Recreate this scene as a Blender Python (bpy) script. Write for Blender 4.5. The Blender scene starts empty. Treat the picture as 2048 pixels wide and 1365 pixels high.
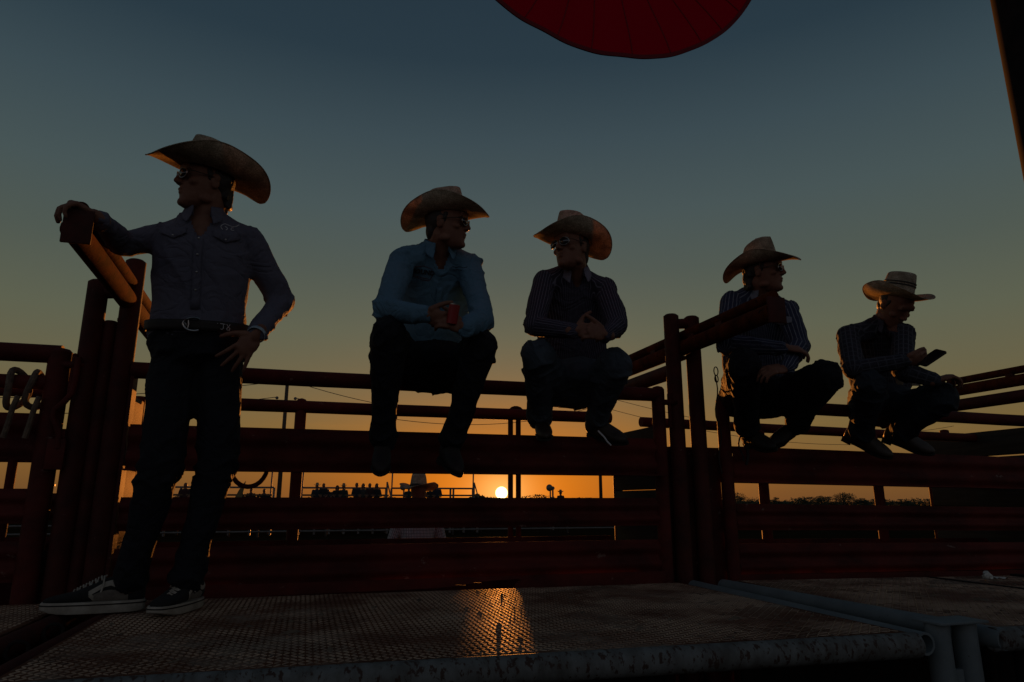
import bpy, bmesh, math, random
import numpy as np
from mathutils import Vector as V, Matrix, Quaternion
from mathutils.bvhtree import BVHTree

R = math.radians
random.seed(7)
sc = bpy.context.scene
COL = sc.collection

# ------------------------------------------------------------------ camera
cam = bpy.data.cameras.new('camera')
cam.lens = 24.0
cam.sensor_width = 36.0
cam.clip_start = 0.05
cam.clip_end = 5000
cam_ob = bpy.data.objects.new('camera', cam)
COL.objects.link(cam_ob)
cam_ob.location = (0, 0, 0.40)
cam_ob.rotation_euler = (R(103.2), 0, R(-16.4))
sc.camera = cam_ob

# ------------------------------------------------------------------ light and sky
SUN_AZ, SUN_EL = R(15.54), R(0.66)
SUN_DIR = V((math.sin(SUN_AZ) * math.cos(SUN_EL), math.cos(SUN_AZ) * math.cos(SUN_EL), math.sin(SUN_EL)))
sun = bpy.data.lights.new('sun', 'SUN')
sun.energy = 4.0
sun.angle = R(0.5)
sun.color = (1.0, 0.31, 0.048)
sun_ob = bpy.data.objects.new('sun', sun)
COL.objects.link(sun_ob)
sun_ob.rotation_euler = (-SUN_DIR).to_track_quat('-Z', 'Y').to_euler()

world = bpy.data.worlds.new('World')
sc.world = world
world.use_nodes = True


def srgb(r, g, b):
    f = lambda c: (c / 255) / 12.92 if c / 255 <= 0.04045 else ((c / 255 + 0.055) / 1.055) ** 2.4
    return (f(r), f(g), f(b), 1.0)


def build_sky():
    nt = world.node_tree
    N, L = nt.nodes, nt.links
    N.clear()

    def nd(t, **kw):
        n = N.new(t)
        for k, v in kw.items():
            setattr(n, k, v)
        return n

    def mth(op, a, b=None, c=None, clamp=False):
        n = nd('ShaderNodeMath', operation=op, use_clamp=clamp)
        for i, x in enumerate((a, b, c)):
            if x is None:
                continue
            if hasattr(x, 'links'):
                L.new(x, n.inputs[i])
            else:
                n.inputs[i].default_value = x
        return n.outputs[0]

    def vmth(op, a, b):
        n = nd('ShaderNodeVectorMath', operation=op)
        for i, x in enumerate((a, b)):
            if hasattr(x, 'links'):
                L.new(x, n.inputs[i])
            else:
                n.inputs[i].default_value = x
        return n

    def mix(f, a, b, mode='MIX'):
        n = nd('ShaderNodeMix', data_type='RGBA', blend_type=mode)
        for i, x in ((0, f), (6, a), (7, b)):
            if hasattr(x, 'links'):
                L.new(x, n.inputs[i])
            else:
                n.inputs[i].default_value = x
        return n.outputs[2]

    out = nd('ShaderNodeOutputWorld')
    bg = nd('ShaderNodeBackground')
    tc = nd('ShaderNodeTexCoord')
    d = vmth('NORMALIZE', tc.outputs['Generated'], (0, 0, 0)).outputs[0]
    sep = nd('ShaderNodeSeparateXYZ')
    L.new(d, sep.inputs[0])
    z = sep.outputs[2]
    # twilight colours by height, on the side of the sunset
    ramp = nd('ShaderNodeValToRGB')
    e = ramp.color_ramp.elements
    stops = [(0.0, (112, 76, 42)), (0.04, (124, 88, 46)), (0.10, (118, 97, 56)), (0.165, (106, 99, 71)), (0.235, (96, 99, 79)),
             (0.32, (82, 91, 82)), (0.40, (73, 87, 87)), (0.49, (60, 76, 82)), (0.58, (41, 58, 68)), (0.70, (34, 50, 62)), (1.0, (34, 47, 60))]
    e[0].position, e[0].color = stops[0][0], srgb(*stops[0][1])
    e[1].position, e[1].color = stops[-1][0], srgb(*stops[-1][1])
    for p, c in stops[1:-1]:
        el = e.new(p)
        el.color = srgb(*c)
    L.new(z, ramp.inputs[0])
    # the opposite side of the sky: dusk grey, raised as fill for the fronts
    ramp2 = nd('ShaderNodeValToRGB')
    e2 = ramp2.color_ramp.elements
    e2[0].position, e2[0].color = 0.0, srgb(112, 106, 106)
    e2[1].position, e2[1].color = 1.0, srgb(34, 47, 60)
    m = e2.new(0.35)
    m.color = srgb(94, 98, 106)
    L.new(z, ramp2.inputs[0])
    toward = vmth('DOT_PRODUCT', d, (math.sin(SUN_AZ), math.cos(SUN_AZ), 0)).outputs[1]
    mr = nd('ShaderNodeMapRange', interpolation_type='SMOOTHSTEP')
    mr.inputs['From Min'].default_value = -0.45
    mr.inputs['From Max'].default_value = 0.45
    L.new(toward, mr.inputs[0])
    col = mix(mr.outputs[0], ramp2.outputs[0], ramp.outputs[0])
    # the physical sky under it, for its natural fall-off round the horizon
    sky = nd('ShaderNodeTexSky', sky_type='NISHITA')
    sky.sun_disc = False
    sky.sun_elevation = SUN_EL
    sky.sun_rotation = SUN_AZ
    sky.dust_density = 2.0
    sky.ozone_density = 2.0
    skys = mix(1.0, sky.outputs[0], (0.10, 0.10, 0.09, 1), 'MULTIPLY')
    col = mix(0.12, col, skys)
    # glow of the low sun along the horizon
    v = vmth('SUBTRACT', d, tuple(SUN_DIR)).outputs[0]

    def gl(sx, sz, p=1.0):
        s = vmth('MULTIPLY', v, (1 / sx, 1 / sx, 1 / sz)).outputs[0]
        ln = vmth('LENGTH', s, (0, 0, 0)).outputs[1]
        return mth('EXPONENT', mth('MULTIPLY', mth('POWER', ln, p), -1.0))
    col = mix(mth('MULTIPLY', gl(0.20, 0.085, 1.7), 0.9), col, (0.0, 0.0, 0.0, 1))
    col = mix(gl(0.215, 0.10, 1.7), col, (0.53, 0.135, 0.0, 1), 'ADD')
    col = mix(gl(0.115, 0.055, 1.6), col, (0.42, 0.10, 0.004, 1), 'ADD')
    col = mix(gl(0.034, 0.03, 1.4), col, (0.25, 0.34, 0.14, 1), 'ADD')
    # thin cloud streaks low down
    mp = nd('ShaderNodeMapping')
    mp.inputs['Scale'].default_value = (6, 6, 95)
    mp.inputs['Rotation'].default_value = (R(2.5), R(-1.5), 0)
    L.new(d, mp.inputs[0])
    nz = nd('ShaderNodeTexNoise')
    nz.inputs['Scale'].default_value = 1.0
    nz.inputs['Detail'].default_value = 5
    nz.inputs['Roughness'].default_value = 0.6
    L.new(mp.outputs[0], nz.inputs['Vector'])
    cr = nd('ShaderNodeMapRange', interpolation_type='SMOOTHSTEP')
    cr.inputs['From Min'].default_value = 0.55
    cr.inputs['From Max'].default_value = 0.80
    L.new(nz.outputs[0], cr.inputs[0])
    low = nd('ShaderNodeMapRange', interpolation_type='SMOOTHSTEP')
    low.inputs['From Min'].default_value = 0.30
    low.inputs['From Max'].default_value = 0.05
    L.new(z, low.inputs[0])
    cl = mth('MULTIPLY', mth('MULTIPLY', cr.outputs[0], low.outputs[0]), 0.5)
    col = mix(cl, col, (1.22, 1.12, 0.95, 1), 'MULTIPLY')
    # the disc of the sun
    dist = vmth('LENGTH', v, (0, 0, 0)).outputs[1]
    disc = nd('ShaderNodeMapRange', interpolation_type='SMOOTHSTEP')
    disc.inputs['From Min'].default_value = 0.0092
    disc.inputs['From Max'].default_value = 0.0068
    L.new(dist, disc.inputs[0])
    col = mix(disc.outputs[0], col, (9.0, 6.5, 2.2, 1), 'ADD')
    L.new(col, bg.inputs[0])
    bg.inputs[1].default_value = 1.0
    L.new(bg.outputs[0], out.inputs[0])


build_sky()
sc.view_settings.view_transform = 'Standard'
sc.view_settings.look = 'None'
sc.view_settings.exposure = 0.0
sc.view_settings.gamma = 1.0
sc.view_settings.use_curve_mapping = False
sc.render.engine = 'CYCLES'
sc.cycles.use_denoising = True
sc.cycles.max_bounces = 8
sc.cycles.transmission_bounces = 6
sc.cycles.transparent_max_bounces = 8

# ------------------------------------------------------------------ materials
MATS = {}


def mat(name, c1, c2=None, rough=0.6, metal=0.0, scale=6.0, lo=0.4, hi=0.65, bump=0.0, bscale=40.0, wear=None, wear_amt=0.62, wscale=22.0, spec=0.5, stretch=None):
    """Two-tone noise colour, optional worn specks of a third colour, optional fine relief."""
    if name in MATS:
        return MATS[name]
    m = bpy.data.materials.new(name)
    m.use_nodes = True
    N, L = m.node_tree.nodes, m.node_tree.links
    p = N['Principled BSDF']
    p.inputs['Roughness'].default_value = rough
    p.inputs['Metallic'].default_value = metal
    p.inputs['Specular IOR Level'].default_value = spec
    tc = N.new('ShaderNodeTexCoord')
    src = tc.outputs['Object']
    if stretch:
        mp = N.new('ShaderNodeMapping')
        mp.inputs['Scale'].default_value = stretch
        L.new(src, mp.inputs[0])
        src = mp.outputs[0]

    def noise(s, det=6):
        n = N.new('ShaderNodeTexNoise')
        n.inputs['Scale'].default_value = s
        n.inputs['Detail'].default_value = det
        n.inputs['Roughness'].default_value = 0.65
        L.new(src, n.inputs['Vector'])
        return n.outputs[0]

    def rng(x, a, b):
        n = N.new('ShaderNodeMapRange')
        n.inputs['From Min'].default_value = a
        n.inputs['From Max'].default_value = b
        L.new(x, n.inputs[0])
        return n.outputs[0]

    def mix(f, a, b):
        n = N.new('ShaderNodeMix')
        n.data_type = 'RGBA'
        for i, x in ((0, f), (6, a), (7, b)):
            if hasattr(x, 'links'):
                L.new(x, n.inputs[i])
            else:
                n.inputs[i].default_value = (*x, 1) if isinstance(x, tuple) else x
        return n.outputs[2]
    col = None
    if c2 is not None:
        col = mix(rng(noise(scale), lo, hi), c1, c2)
    else:
        p.inputs['Base Color'].default_value = (*c1, 1)
    if wear is not None:
        col = mix(rng(noise(wscale, 9), wear_amt, wear_amt + 0.04), col if col is not None else c1, wear)
    if col is not None:
        L.new(col, p.inputs['Base Color'])
    if bump:
        b = N.new('ShaderNodeBump')
        b.inputs['Strength'].default_value = bump
        b.inputs['Distance'].default_value = 0.004
        L.new(noise(bscale, 4), b.inputs['Height'])
        L.new(b.outputs[0], p.inputs['Normal'])
    MATS[name] = m
    return m


def straw_mat(name, base, trans, thin=0.33):
    """Woven straw: diffuse and translucent, with a fine basket weave."""
    m = bpy.data.materials.new(name)
    m.use_nodes = True
    N, L = m.node_tree.nodes, m.node_tree.links
    N.clear()
    out = N.new('ShaderNodeOutputMaterial')
    df = N.new('ShaderNodeBsdfDiffuse')
    tr = N.new('ShaderNodeBsdfTranslucent')
    mx = N.new('ShaderNodeMixShader')
    tc = N.new('ShaderNodeTexCoord')
    nz = N.new('ShaderNodeTexNoise')
    nz.inputs['Scale'].default_value = 190
    nz.inputs['Detail'].default_value = 3
    L.new(tc.outputs['Object'], nz.inputs['Vector'])
    n2 = N.new('ShaderNodeTexNoise')
    n2.inputs['Scale'].default_value = 26
    n2.inputs['Detail'].default_value = 4
    L.new(tc.outputs['Object'], n2.inputs['Vector'])
    r = N.new('ShaderNodeMapRange')
    r.inputs['From Min'].default_value = 0.38
    r.inputs['From Max'].default_value = 0.62
    r.inputs['To Min'].default_value = 0.25
    r.inputs['To Max'].default_value = 1.0
    L.new(nz.outputs[0], r.inputs[0])
    r2 = N.new('ShaderNodeMapRange')
    r2.inputs['From Min'].default_value = 0.35
    r2.inputs['From Max'].default_value = 0.6
    r2.inputs['To Min'].default_value = 0.35
    r2.inputs['To Max'].default_value = 1.0
    L.new(n2.outputs[0], r2.inputs[0])
    mu = N.new('ShaderNodeMath')
    mu.operation = 'MULTIPLY'
    L.new(r.outputs[0], mu.inputs[0])
    L.new(r2.outputs[0], mu.inputs[1])

    def tint(c):
        n = N.new('ShaderNodeMix')
        n.data_type = 'RGBA'
        n.inputs[6].default_value = (c[0] * 0.35, c[1] * 0.33, c[2] * 0.3, 1)
        n.inputs[7].default_value = (*c, 1)
        L.new(mu.outputs[0], n.inputs[0])
        return n.outputs[2]
    L.new(tint(base), df.inputs[0])
    L.new(tint(trans), tr.inputs[0])
    mx.inputs[0].default_value = thin
    L.new(df.outputs[0], mx.inputs[1])
    L.new(tr.outputs[0], mx.inputs[2])
    bp = N.new('ShaderNodeBump')
    bp.inputs['Strength'].default_value = 0.5
    bp.inputs['Distance'].default_value = 0.002
    L.new(nz.outputs[0], bp.inputs['Height'])
    L.new(bp.outputs[0], df.inputs['Normal'])
    L.new(mx.outputs[0], out.inputs[0])
    MATS[name] = m
    return m


def cloth_mat(name, base, stripe=None, freq=60.0, duty=0.25, base2=None, sheer=0.0, stripe2=None, check=None):
    """Woven shirt cloth; stripes follow the per-vertex cloth coordinates."""
    m = bpy.data.materials.new(name)
    m.use_nodes = True
    N, L = m.node_tree.nodes, m.node_tree.links
    p = N['Principled BSDF']
    p.inputs['Roughness'].default_value = 0.85
    p.inputs['Specular IOR Level'].default_value = 0.2
    p.inputs['Sheen Weight'].default_value = 0.0
    tc = N.new('ShaderNodeTexCoord')
    nz = N.new('ShaderNodeTexNoise')
    nz.inputs['Scale'].default_value = 14
    nz.inputs['Detail'].default_value = 6
    L.new(tc.outputs['Object'], nz.inputs['Vector'])

    def mix(f, a, b):
        n = N.new('ShaderNodeMix')
        n.data_type = 'RGBA'
        for i, x in ((0, f), (6, a), (7, b)):
            if hasattr(x, 'links'):
                L.new(x, n.inputs[i])
            else:
                n.inputs[i].default_value = (*x, 1) if isinstance(x, tuple) else x
        return n.outputs[2]
    b2 = base2 or tuple(c * 0.6 for c in base)
    col = mix(nz.outputs[0], base, b2)
    if stripe:
        at_ = N.new('ShaderNodeAttribute')
        at_.attribute_name = 'cloth'
        sp = N.new('ShaderNodeSeparateXYZ')
        L.new(at_.outputs['Vector'], sp.inputs[0])

        def stripes(o, fr, dt, soft=0.06):
            a = N.new('ShaderNodeMath')
            a.operation = 'MULTIPLY'
            a.inputs[1].default_value = fr
            L.new(o, a.inputs[0])
            f = N.new('ShaderNodeMath')
            f.operation = 'FRACT'
            L.new(a.outputs[0], f.inputs[0])
            t = N.new('ShaderNodeMath')
            t.operation = 'PINGPONG'
            t.inputs[1].default_value = 0.5
            L.new(f.outputs[0], t.inputs[0])
            r = N.new('ShaderNodeMapRange')
            r.interpolation_type = 'SMOOTHSTEP'
            r.inputs['From Min'].default_value = dt / 2 + soft
            r.inputs['From Max'].default_value = dt / 2 - soft
            L.new(t.outputs[0], r.inputs[0])
            return r.outputs[0]
        col = mix(stripes(sp.outputs[0], freq, duty), col, stripe)
        if stripe2:
            col = mix(stripes(sp.outputs[0], freq * 0.5, 0.10, 0.03), col, stripe2)
        if check:
            col = mix(stripes(sp.outputs[1], freq * 0.6, 0.16), col, check)
    L.new(col, p.inputs['Base Color'])
    wv = N.new('ShaderNodeTexNoise')
    wv.inputs['Scale'].default_value = 60
    L.new(tc.outputs['Object'], wv.inputs['Vector'])
    bp = N.new('ShaderNodeBump')
    bp.inputs['Strength'].default_value = 0.35
    bp.inputs['Distance'].default_value = 0.006
    L.new(wv.outputs[0], bp.inputs['Height'])
    # creases: thin valleys where a warped noise crosses its middle
    cz = N.new('ShaderNodeTexNoise')
    cz.inputs['Scale'].default_value = 7.5
    cz.inputs['Detail'].default_value = 2.5
    cz.inputs['Distortion'].default_value = 1.6
    L.new(tc.outputs['Object'], cz.inputs['Vector'])
    s1 = N.new('ShaderNodeMath')
    s1.operation = 'SUBTRACT'
    s1.inputs[1].default_value = 0.5
    L.new(cz.outputs[0], s1.inputs[0])
    s2 = N.new('ShaderNodeMath')
    s2.operation = 'ABSOLUTE'
    L.new(s1.outputs[0], s2.inputs[0])
    s3 = N.new('ShaderNodeMath')
    s3.operation = 'POWER'
    s3.inputs[1].default_value = 0.6
    L.new(s2.outputs[0], s3.inputs[0])
    b2_ = N.new('ShaderNodeBump')
    b2_.inputs['Strength'].default_value = 0.55
    b2_.inputs['Distance'].default_value = 0.022
    L.new(s3.outputs[0], b2_.inputs['Height'])
    L.new(bp.outputs[0], b2_.inputs['Normal'])
    L.new(b2_.outputs[0], p.inputs['Normal'])
    MATS[name] = m
    return m


RUST = mat('red_painted_steel', (0.115, 0.019, 0.014), (0.045, 0.010, 0.008), 0.68, 0.0, 5.0, 0.38, 0.66, 0.25, 30, (0.17, 0.11, 0.09), 0.655, 19, 0.14, (0.6, 1, 1))
RUSTO = mat('rusted_red_steel', (0.078, 0.016, 0.011), (0.038, 0.010, 0.007), 0.7, 0.0, 9.0, 0.38, 0.66, 0.35, 45, (0.15, 0.10, 0.085), 0.66, 22, 0.2)
BLUEP = mat('pale_blue_grey_paint', (0.155, 0.165, 0.158), (0.085, 0.083, 0.075), 0.7, 0.0, 16.0, 0.38, 0.64, 0.5, 70, (0.055, 0.034, 0.026), 0.54, 62, 0.2, (1.0, 0.6, 0.6))
BLUEC = mat('pale_blue_grey_pipe', (0.165, 0.195, 0.20), (0.115, 0.14, 0.145), 0.6, 0.0, 6.0, 0.35, 0.7, 0.3, 50, (0.06, 0.045, 0.038), 0.66, 40, 0.25)
BARM = mat('sun_rusted_bar', (0.115, 0.026, 0.008), (0.045, 0.012, 0.006), 0.9, 0.0, 11.0, 0.38, 0.62, 0.5, 60, (0.03, 0.010, 0.007), 0.60, 24, 0.05)
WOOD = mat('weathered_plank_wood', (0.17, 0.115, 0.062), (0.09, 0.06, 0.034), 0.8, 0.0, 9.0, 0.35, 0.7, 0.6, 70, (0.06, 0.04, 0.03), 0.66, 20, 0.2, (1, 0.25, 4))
DIRT = mat('arena_dirt', (0.024, 0.018, 0.010), (0.015, 0.012, 0.007), 1.0, 0.0, 0.6, 0.35, 0.7, 0.5, 9, None, 0.6, 20, 0.0)
DARKM = mat('dark_iron', (0.022, 0.016, 0.015), (0.012, 0.010, 0.010), 0.9, 0.0, 12, spec=0.1)
SHADEWOOD = mat('shaded_plank_wood', (0.050, 0.044, 0.034), (0.028, 0.024, 0.019), 0.8, 0.0, 9.0, 0.35, 0.7, 0.6, 70, (0.09, 0.075, 0.055), 0.68, 20, 0.2, (1, 0.25, 4))  # same planks facing away from the sun: shade put into the colour
ROPE = mat('old_rope', (0.16, 0.12, 0.08), (0.09, 0.065, 0.045), 0.9, 0.0, 40, 0.4, 0.6, 0.6, 160)
DENIM_BLACK = cloth_mat('black_denim', (0.012, 0.013, 0.017))
DENIM_BLUE = cloth_mat('faded_blue_denim', (0.075, 0.095, 0.115), base2=(0.03, 0.04, 0.052))
DENIM_DARK = cloth_mat('dark_denim', (0.03, 0.04, 0.05), base2=(0.014, 0.018, 0.024))
SKIN = mat('skin', (0.20, 0.095, 0.06), (0.17, 0.075, 0.047), 0.55, 0.0, 25, 0.4, 0.6, 0.1, 220, None, 0.6, 20, 0.2)
HAIR = mat('dark_hair', (0.012, 0.008, 0.006), (0.02, 0.013, 0.009), 0.6, 0.0, 40, 0.4, 0.6, 0.6, 120)
LEATHER = mat('dark_leather', (0.014, 0.009, 0.006), (0.008, 0.006, 0.004), 0.7, 0.0, 20, 0.4, 0.6, 0.4, 80)
BOOTL = mat('dusty_boot_leather', (0.050, 0.036, 0.027), (0.022, 0.016, 0.012), 0.6, 0.0, 10, 0.4, 0.65, 0.4, 70)
STEEL = mat('bright_metal', (0.45, 0.43, 0.40), (0.32, 0.31, 0.29), 0.28, 1.0, 30)
LENS = mat('sunglass_lens', (0.012, 0.014, 0.018), None, 0.06, 0.0, spec=1.0)
STRAW = straw_mat('natural_straw', (0.66, 0.57, 0.43), (0.66, 0.48, 0.27))
STRAW_D = straw_mat('tan_straw', (0.55, 0.45, 0.32), (0.52, 0.37, 0.20), 0.20)

# ------------------------------------------------------------------ object helpers
def link(ob, parent=None):
    COL.objects.link(ob)
    if parent is not None:
        ob.parent = parent
        if parent.type == 'EMPTY':
            ob.matrix_parent_inverse = Matrix.Translation(-parent.location)
    return ob


def tag(ob, label=None, cat=None, group=None, kind=None):
    for k, v in (('label', label), ('category', cat), ('group', group), ('kind', kind)):
        if v:
            ob[k] = v
    return ob


def thing(name, loc, label, cat, group=None):
    ob = bpy.data.objects.new(name, None)
    ob.empty_display_size = 0.1
    ob.location = loc
    COL.objects.link(ob)
    return tag(ob, label, cat, group)


def mesh_ob(name, me, m, parent=None, smooth=True):
    if m is not None:
        me.materials.clear()
        me.materials.append(m)
    if smooth:
        me.polygons.foreach_set('use_smooth', [True] * len(me.polygons))
    return link(bpy.data.objects.new(name, me), parent)


def frame_of(axis, hint=V((0, 0, 1))):
    a = V(axis).normalized()
    if abs(a.dot(hint)) > 0.97:
        hint = V((1, 0, 0))
    x = hint.cross(a).normalized()
    return x, a.cross(x).normalized(), a


class MB:
    """Collects shapes into one mesh."""

    def __init__(self):
        self.bm = bmesh.new()

    def ring(self, c, x, y, n, ang=0.0):
        return [self.bm.verts.new(V(c) + x * math.cos(ang + 2 * math.pi * i / n) + y * math.sin(ang + 2 * math.pi * i / n)) for i in range(n)]

    def bridge(self, a, b):
        n = len(a)
        for i in range(n):
            self.bm.faces.new((a[i], a[(i + 1) % n], b[(i + 1) % n], b[i]))

    def tube(self, p0, p1, r, n=16, r1=None, caps=True, dome=0.0):
        p0, p1 = V(p0), V(p1)
        x, y, a = frame_of(p1 - p0)
        r1 = r if r1 is None else r1
        A, B = self.ring(p0, x * r, y * r, n), self.ring(p1, x * r1, y * r1, n)
        self.bridge(A, B)
        if dome:
            C = self.ring(p1 + a * dome * 0.7, x * r1 * 0.72, y * r1 * 0.72, n)
            self.bridge(B, C)
            D_ = self.ring(p1 + a * dome, x * r1 * 0.2, y * r1 * 0.2, n)
            self.bridge(C, D_)
            self.bm.faces.new(D_)
            self.bm.faces.new(A[::-1])
        elif caps:
            self.bm.faces.new(A[::-1])
            self.bm.faces.new(B)
        return self

    def pipe(self, pts, r, n=8, closed=False, caps=True):
        pts = [V(p) for p in pts]
        k = len(pts)
        rings = []
        x = None
        for i, p in enumerate(pts):
            if closed:
                t = pts[(i + 1) % k] - pts[i - 1]
            else:
                t = pts[min(i + 1, k - 1)] - pts[max(i - 1, 0)]
            t.normalize()
            if x is None:
                x = frame_of(t)[0]
            x = (x - t * x.dot(t)).normalized()
            y = t.cross(x)
            rr = r[i] if isinstance(r, (list, tuple)) else r
            rings.append(self.ring(p, x * rr, y * rr, n))
        for i in range(k - 1 + (1 if closed else 0)):
            self.bridge(rings[i], rings[(i + 1) % k])
        if not closed and caps:
            self.bm.faces.new(rings[0][::-1])
            self.bm.faces.new(rings[-1])
        return self

    def box(self, lo, hi, bev=0.0):
        lo, hi = V(lo), V(hi)
        vs = [self.bm.verts.new((hi.x if i & 1 else lo.x, hi.y if i & 2 else lo.y, hi.z if i & 4 else lo.z)) for i in range(8)]
        fs = [self.bm.faces.new([vs[i] for i in f]) for f in ((0, 2, 3, 1), (4, 5, 7, 6), (0, 1, 5, 4), (2, 6, 7, 3), (0, 4, 6, 2), (1, 3, 7, 5))]
        if bev:
            ed = list({e for f in fs for e in f.edges})
            bmesh.ops.bevel(self.bm, geom=ed, offset=bev, segments=2, affect='EDGES', profile=0.5)
        return self

    def prism(self, pts, d):
        """Extrude the closed outline pts by the vector d."""
        d = V(d)
        a = [self.bm.verts.new(V(p)) for p in pts]
        b = [self.bm.verts.new(V(p) + d) for p in pts]
        self.bridge(a, b)
        self.bm.faces.new(a[::-1])
        self.bm.faces.new(b)
        return self

    def grid(self, fn, nu, nv, wrap=False):
        vs = [[self.bm.verts.new(fn(i / nu, j / nv)) for j in range(nv + 1)] for i in range(nu if wrap else nu + 1)]
        for i in range(nu):
            for j in range(nv):
                a, b = vs[i], vs[(i + 1) % len(vs)] if wrap else vs[i + 1]
                self.bm.faces.new((a[j], b[j], b[j + 1], a[j + 1]))
        return vs

    def ball(self, c, r, seg=10):
        bmesh.ops.create_uvsphere(self.bm, u_segments=seg, v_segments=max(4, seg * 2 // 3), radius=1.0, matrix=Matrix.Translation(V(c)) @ Matrix.Diagonal((*((r, r, r) if isinstance(r, (int, float)) else r), 1)))
        return self

    def build(self, name, m, parent=None, smooth=True, auto=35):
        bmesh.ops.recalc_face_normals(self.bm, faces=self.bm.faces)
        if smooth and auto:
            for e in self.bm.edges:
                if len(e.link_faces) == 2 and e.calc_face_angle(0) > R(auto):
                    e.smooth = False
        me = bpy.data.meshes.new(name)
        self.bm.to_mesh(me)
        self.bm.free()
        return mesh_ob(name, me, m, parent, smooth)


class Blob:
    """Closed rounded shapes merged into one continuous skin."""

    def __init__(self):
        self.bm = bmesh.new()
        self.mb = MB.__new__(MB)
        self.mb.bm = self.bm

    def cap(self, p0, r0, p1, r1, n=12):
        p0, p1 = V(p0), V(p1)
        if (p1 - p0).length < 1e-5:
            p1 = p0 + V((0, 0, 1e-4))
        x, y, a = frame_of(p1 - p0)
        rings = []
        for k in (80, 50, 25):
            rings.append(self.mb.ring(p0 - a * r0 * math.sin(R(k)), x * r0 * math.cos(R(k)), y * r0 * math.cos(R(k)), n))
        rings.append(self.mb.ring(p0, x * r0, y * r0, n))
        rings.append(self.mb.ring(p1, x * r1, y * r1, n))
        for k in (25, 50, 80):
            rings.append(self.mb.ring(p1 + a * r1 * math.sin(R(k)), x * r1 * math.cos(R(k)), y * r1 * math.cos(R(k)), n))
        for i in range(len(rings) - 1):
            self.mb.bridge(rings[i], rings[i + 1])
        self.bm.faces.new(rings[0][::-1])
        self.bm.faces.new(rings[-1])
        return self

    def chain(self, pts, rad):
        for i in range(len(pts) - 1):
            self.cap(pts[i], rad[i], pts[i + 1], rad[i + 1])
        return self

    def ell(self, c, ax, ay, az, seg=14):
        m = Matrix(((ax[0], ay[0], az[0], c[0]), (ax[1], ay[1], az[1], c[1]), (ax[2], ay[2], az[2], c[2]), (0, 0, 0, 1)))
        bmesh.ops.create_uvsphere(self.bm, u_segments=seg, v_segments=seg * 2 // 3, radius=1.0, matrix=m)
        return self

    def ball(self, c, r):
        return self.ell(c, V((r, 0, 0)), V((0, r, 0)), V((0, 0, r)), 12)

    def loft(self, secs, n=22, pw=2.0):
        """secs: (centre, half axis x, half axis y); pw > 2 squares the section off."""
        rings = []
        for c, x, y in secs:
            rg = []
            for i in range(n):
                t = 2 * math.pi * i / n
                cx, sx = math.cos(t), math.sin(t)
                k = (abs(cx) ** pw + abs(sx) ** pw) ** (-1 / pw)
                rg.append(self.bm.verts.new(V(c) + V(x) * cx * k + V(y) * sx * k))
            rings.append(rg)
        for i in range(len(rings) - 1):
            self.mb.bridge(rings[i], rings[i + 1])
        self.bm.faces.new(rings[0][::-1])
        self.bm.faces.new(rings[-1])
        return self

    def build(self, name, m, parent=None, voxel=0.006, smooth=4, post=None):
        bmesh.ops.recalc_face_normals(self.bm, faces=self.bm.faces)
        me = bpy.data.meshes.new(name)
        self.bm.to_mesh(me)
        self.bm.free()
        tmp = bpy.data.objects.new('tmp', me)
        COL.objects.link(tmp)
        md = tmp.modifiers.new('r', 'REMESH')
        md.mode = 'VOXEL'
        md.voxel_size = voxel
        if smooth:
            s = tmp.modifiers.new('s', 'SMOOTH')
            s.iterations = smooth
            s.factor = 0.5
        dg = bpy.context.evaluated_depsgraph_get()
        out = bpy.data.meshes.new_from_object(tmp.evaluated_get(dg))
        bpy.data.objects.remove(tmp)
        bpy.data.meshes.remove(me)
        out.name = name
        if post:
            post(out)
        return mesh_ob(name, out, m, parent)


def get_co(me):
    a = np.empty(len(me.vertices) * 3, 'f')
    me.vertices.foreach_get('co', a)
    return a.reshape(-1, 3)


def get_no(me):
    a = np.empty(len(me.vertices) * 3, 'f')
    me.vertex_normals.foreach_get('vector', a)
    return a.reshape(-1, 3)


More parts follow.
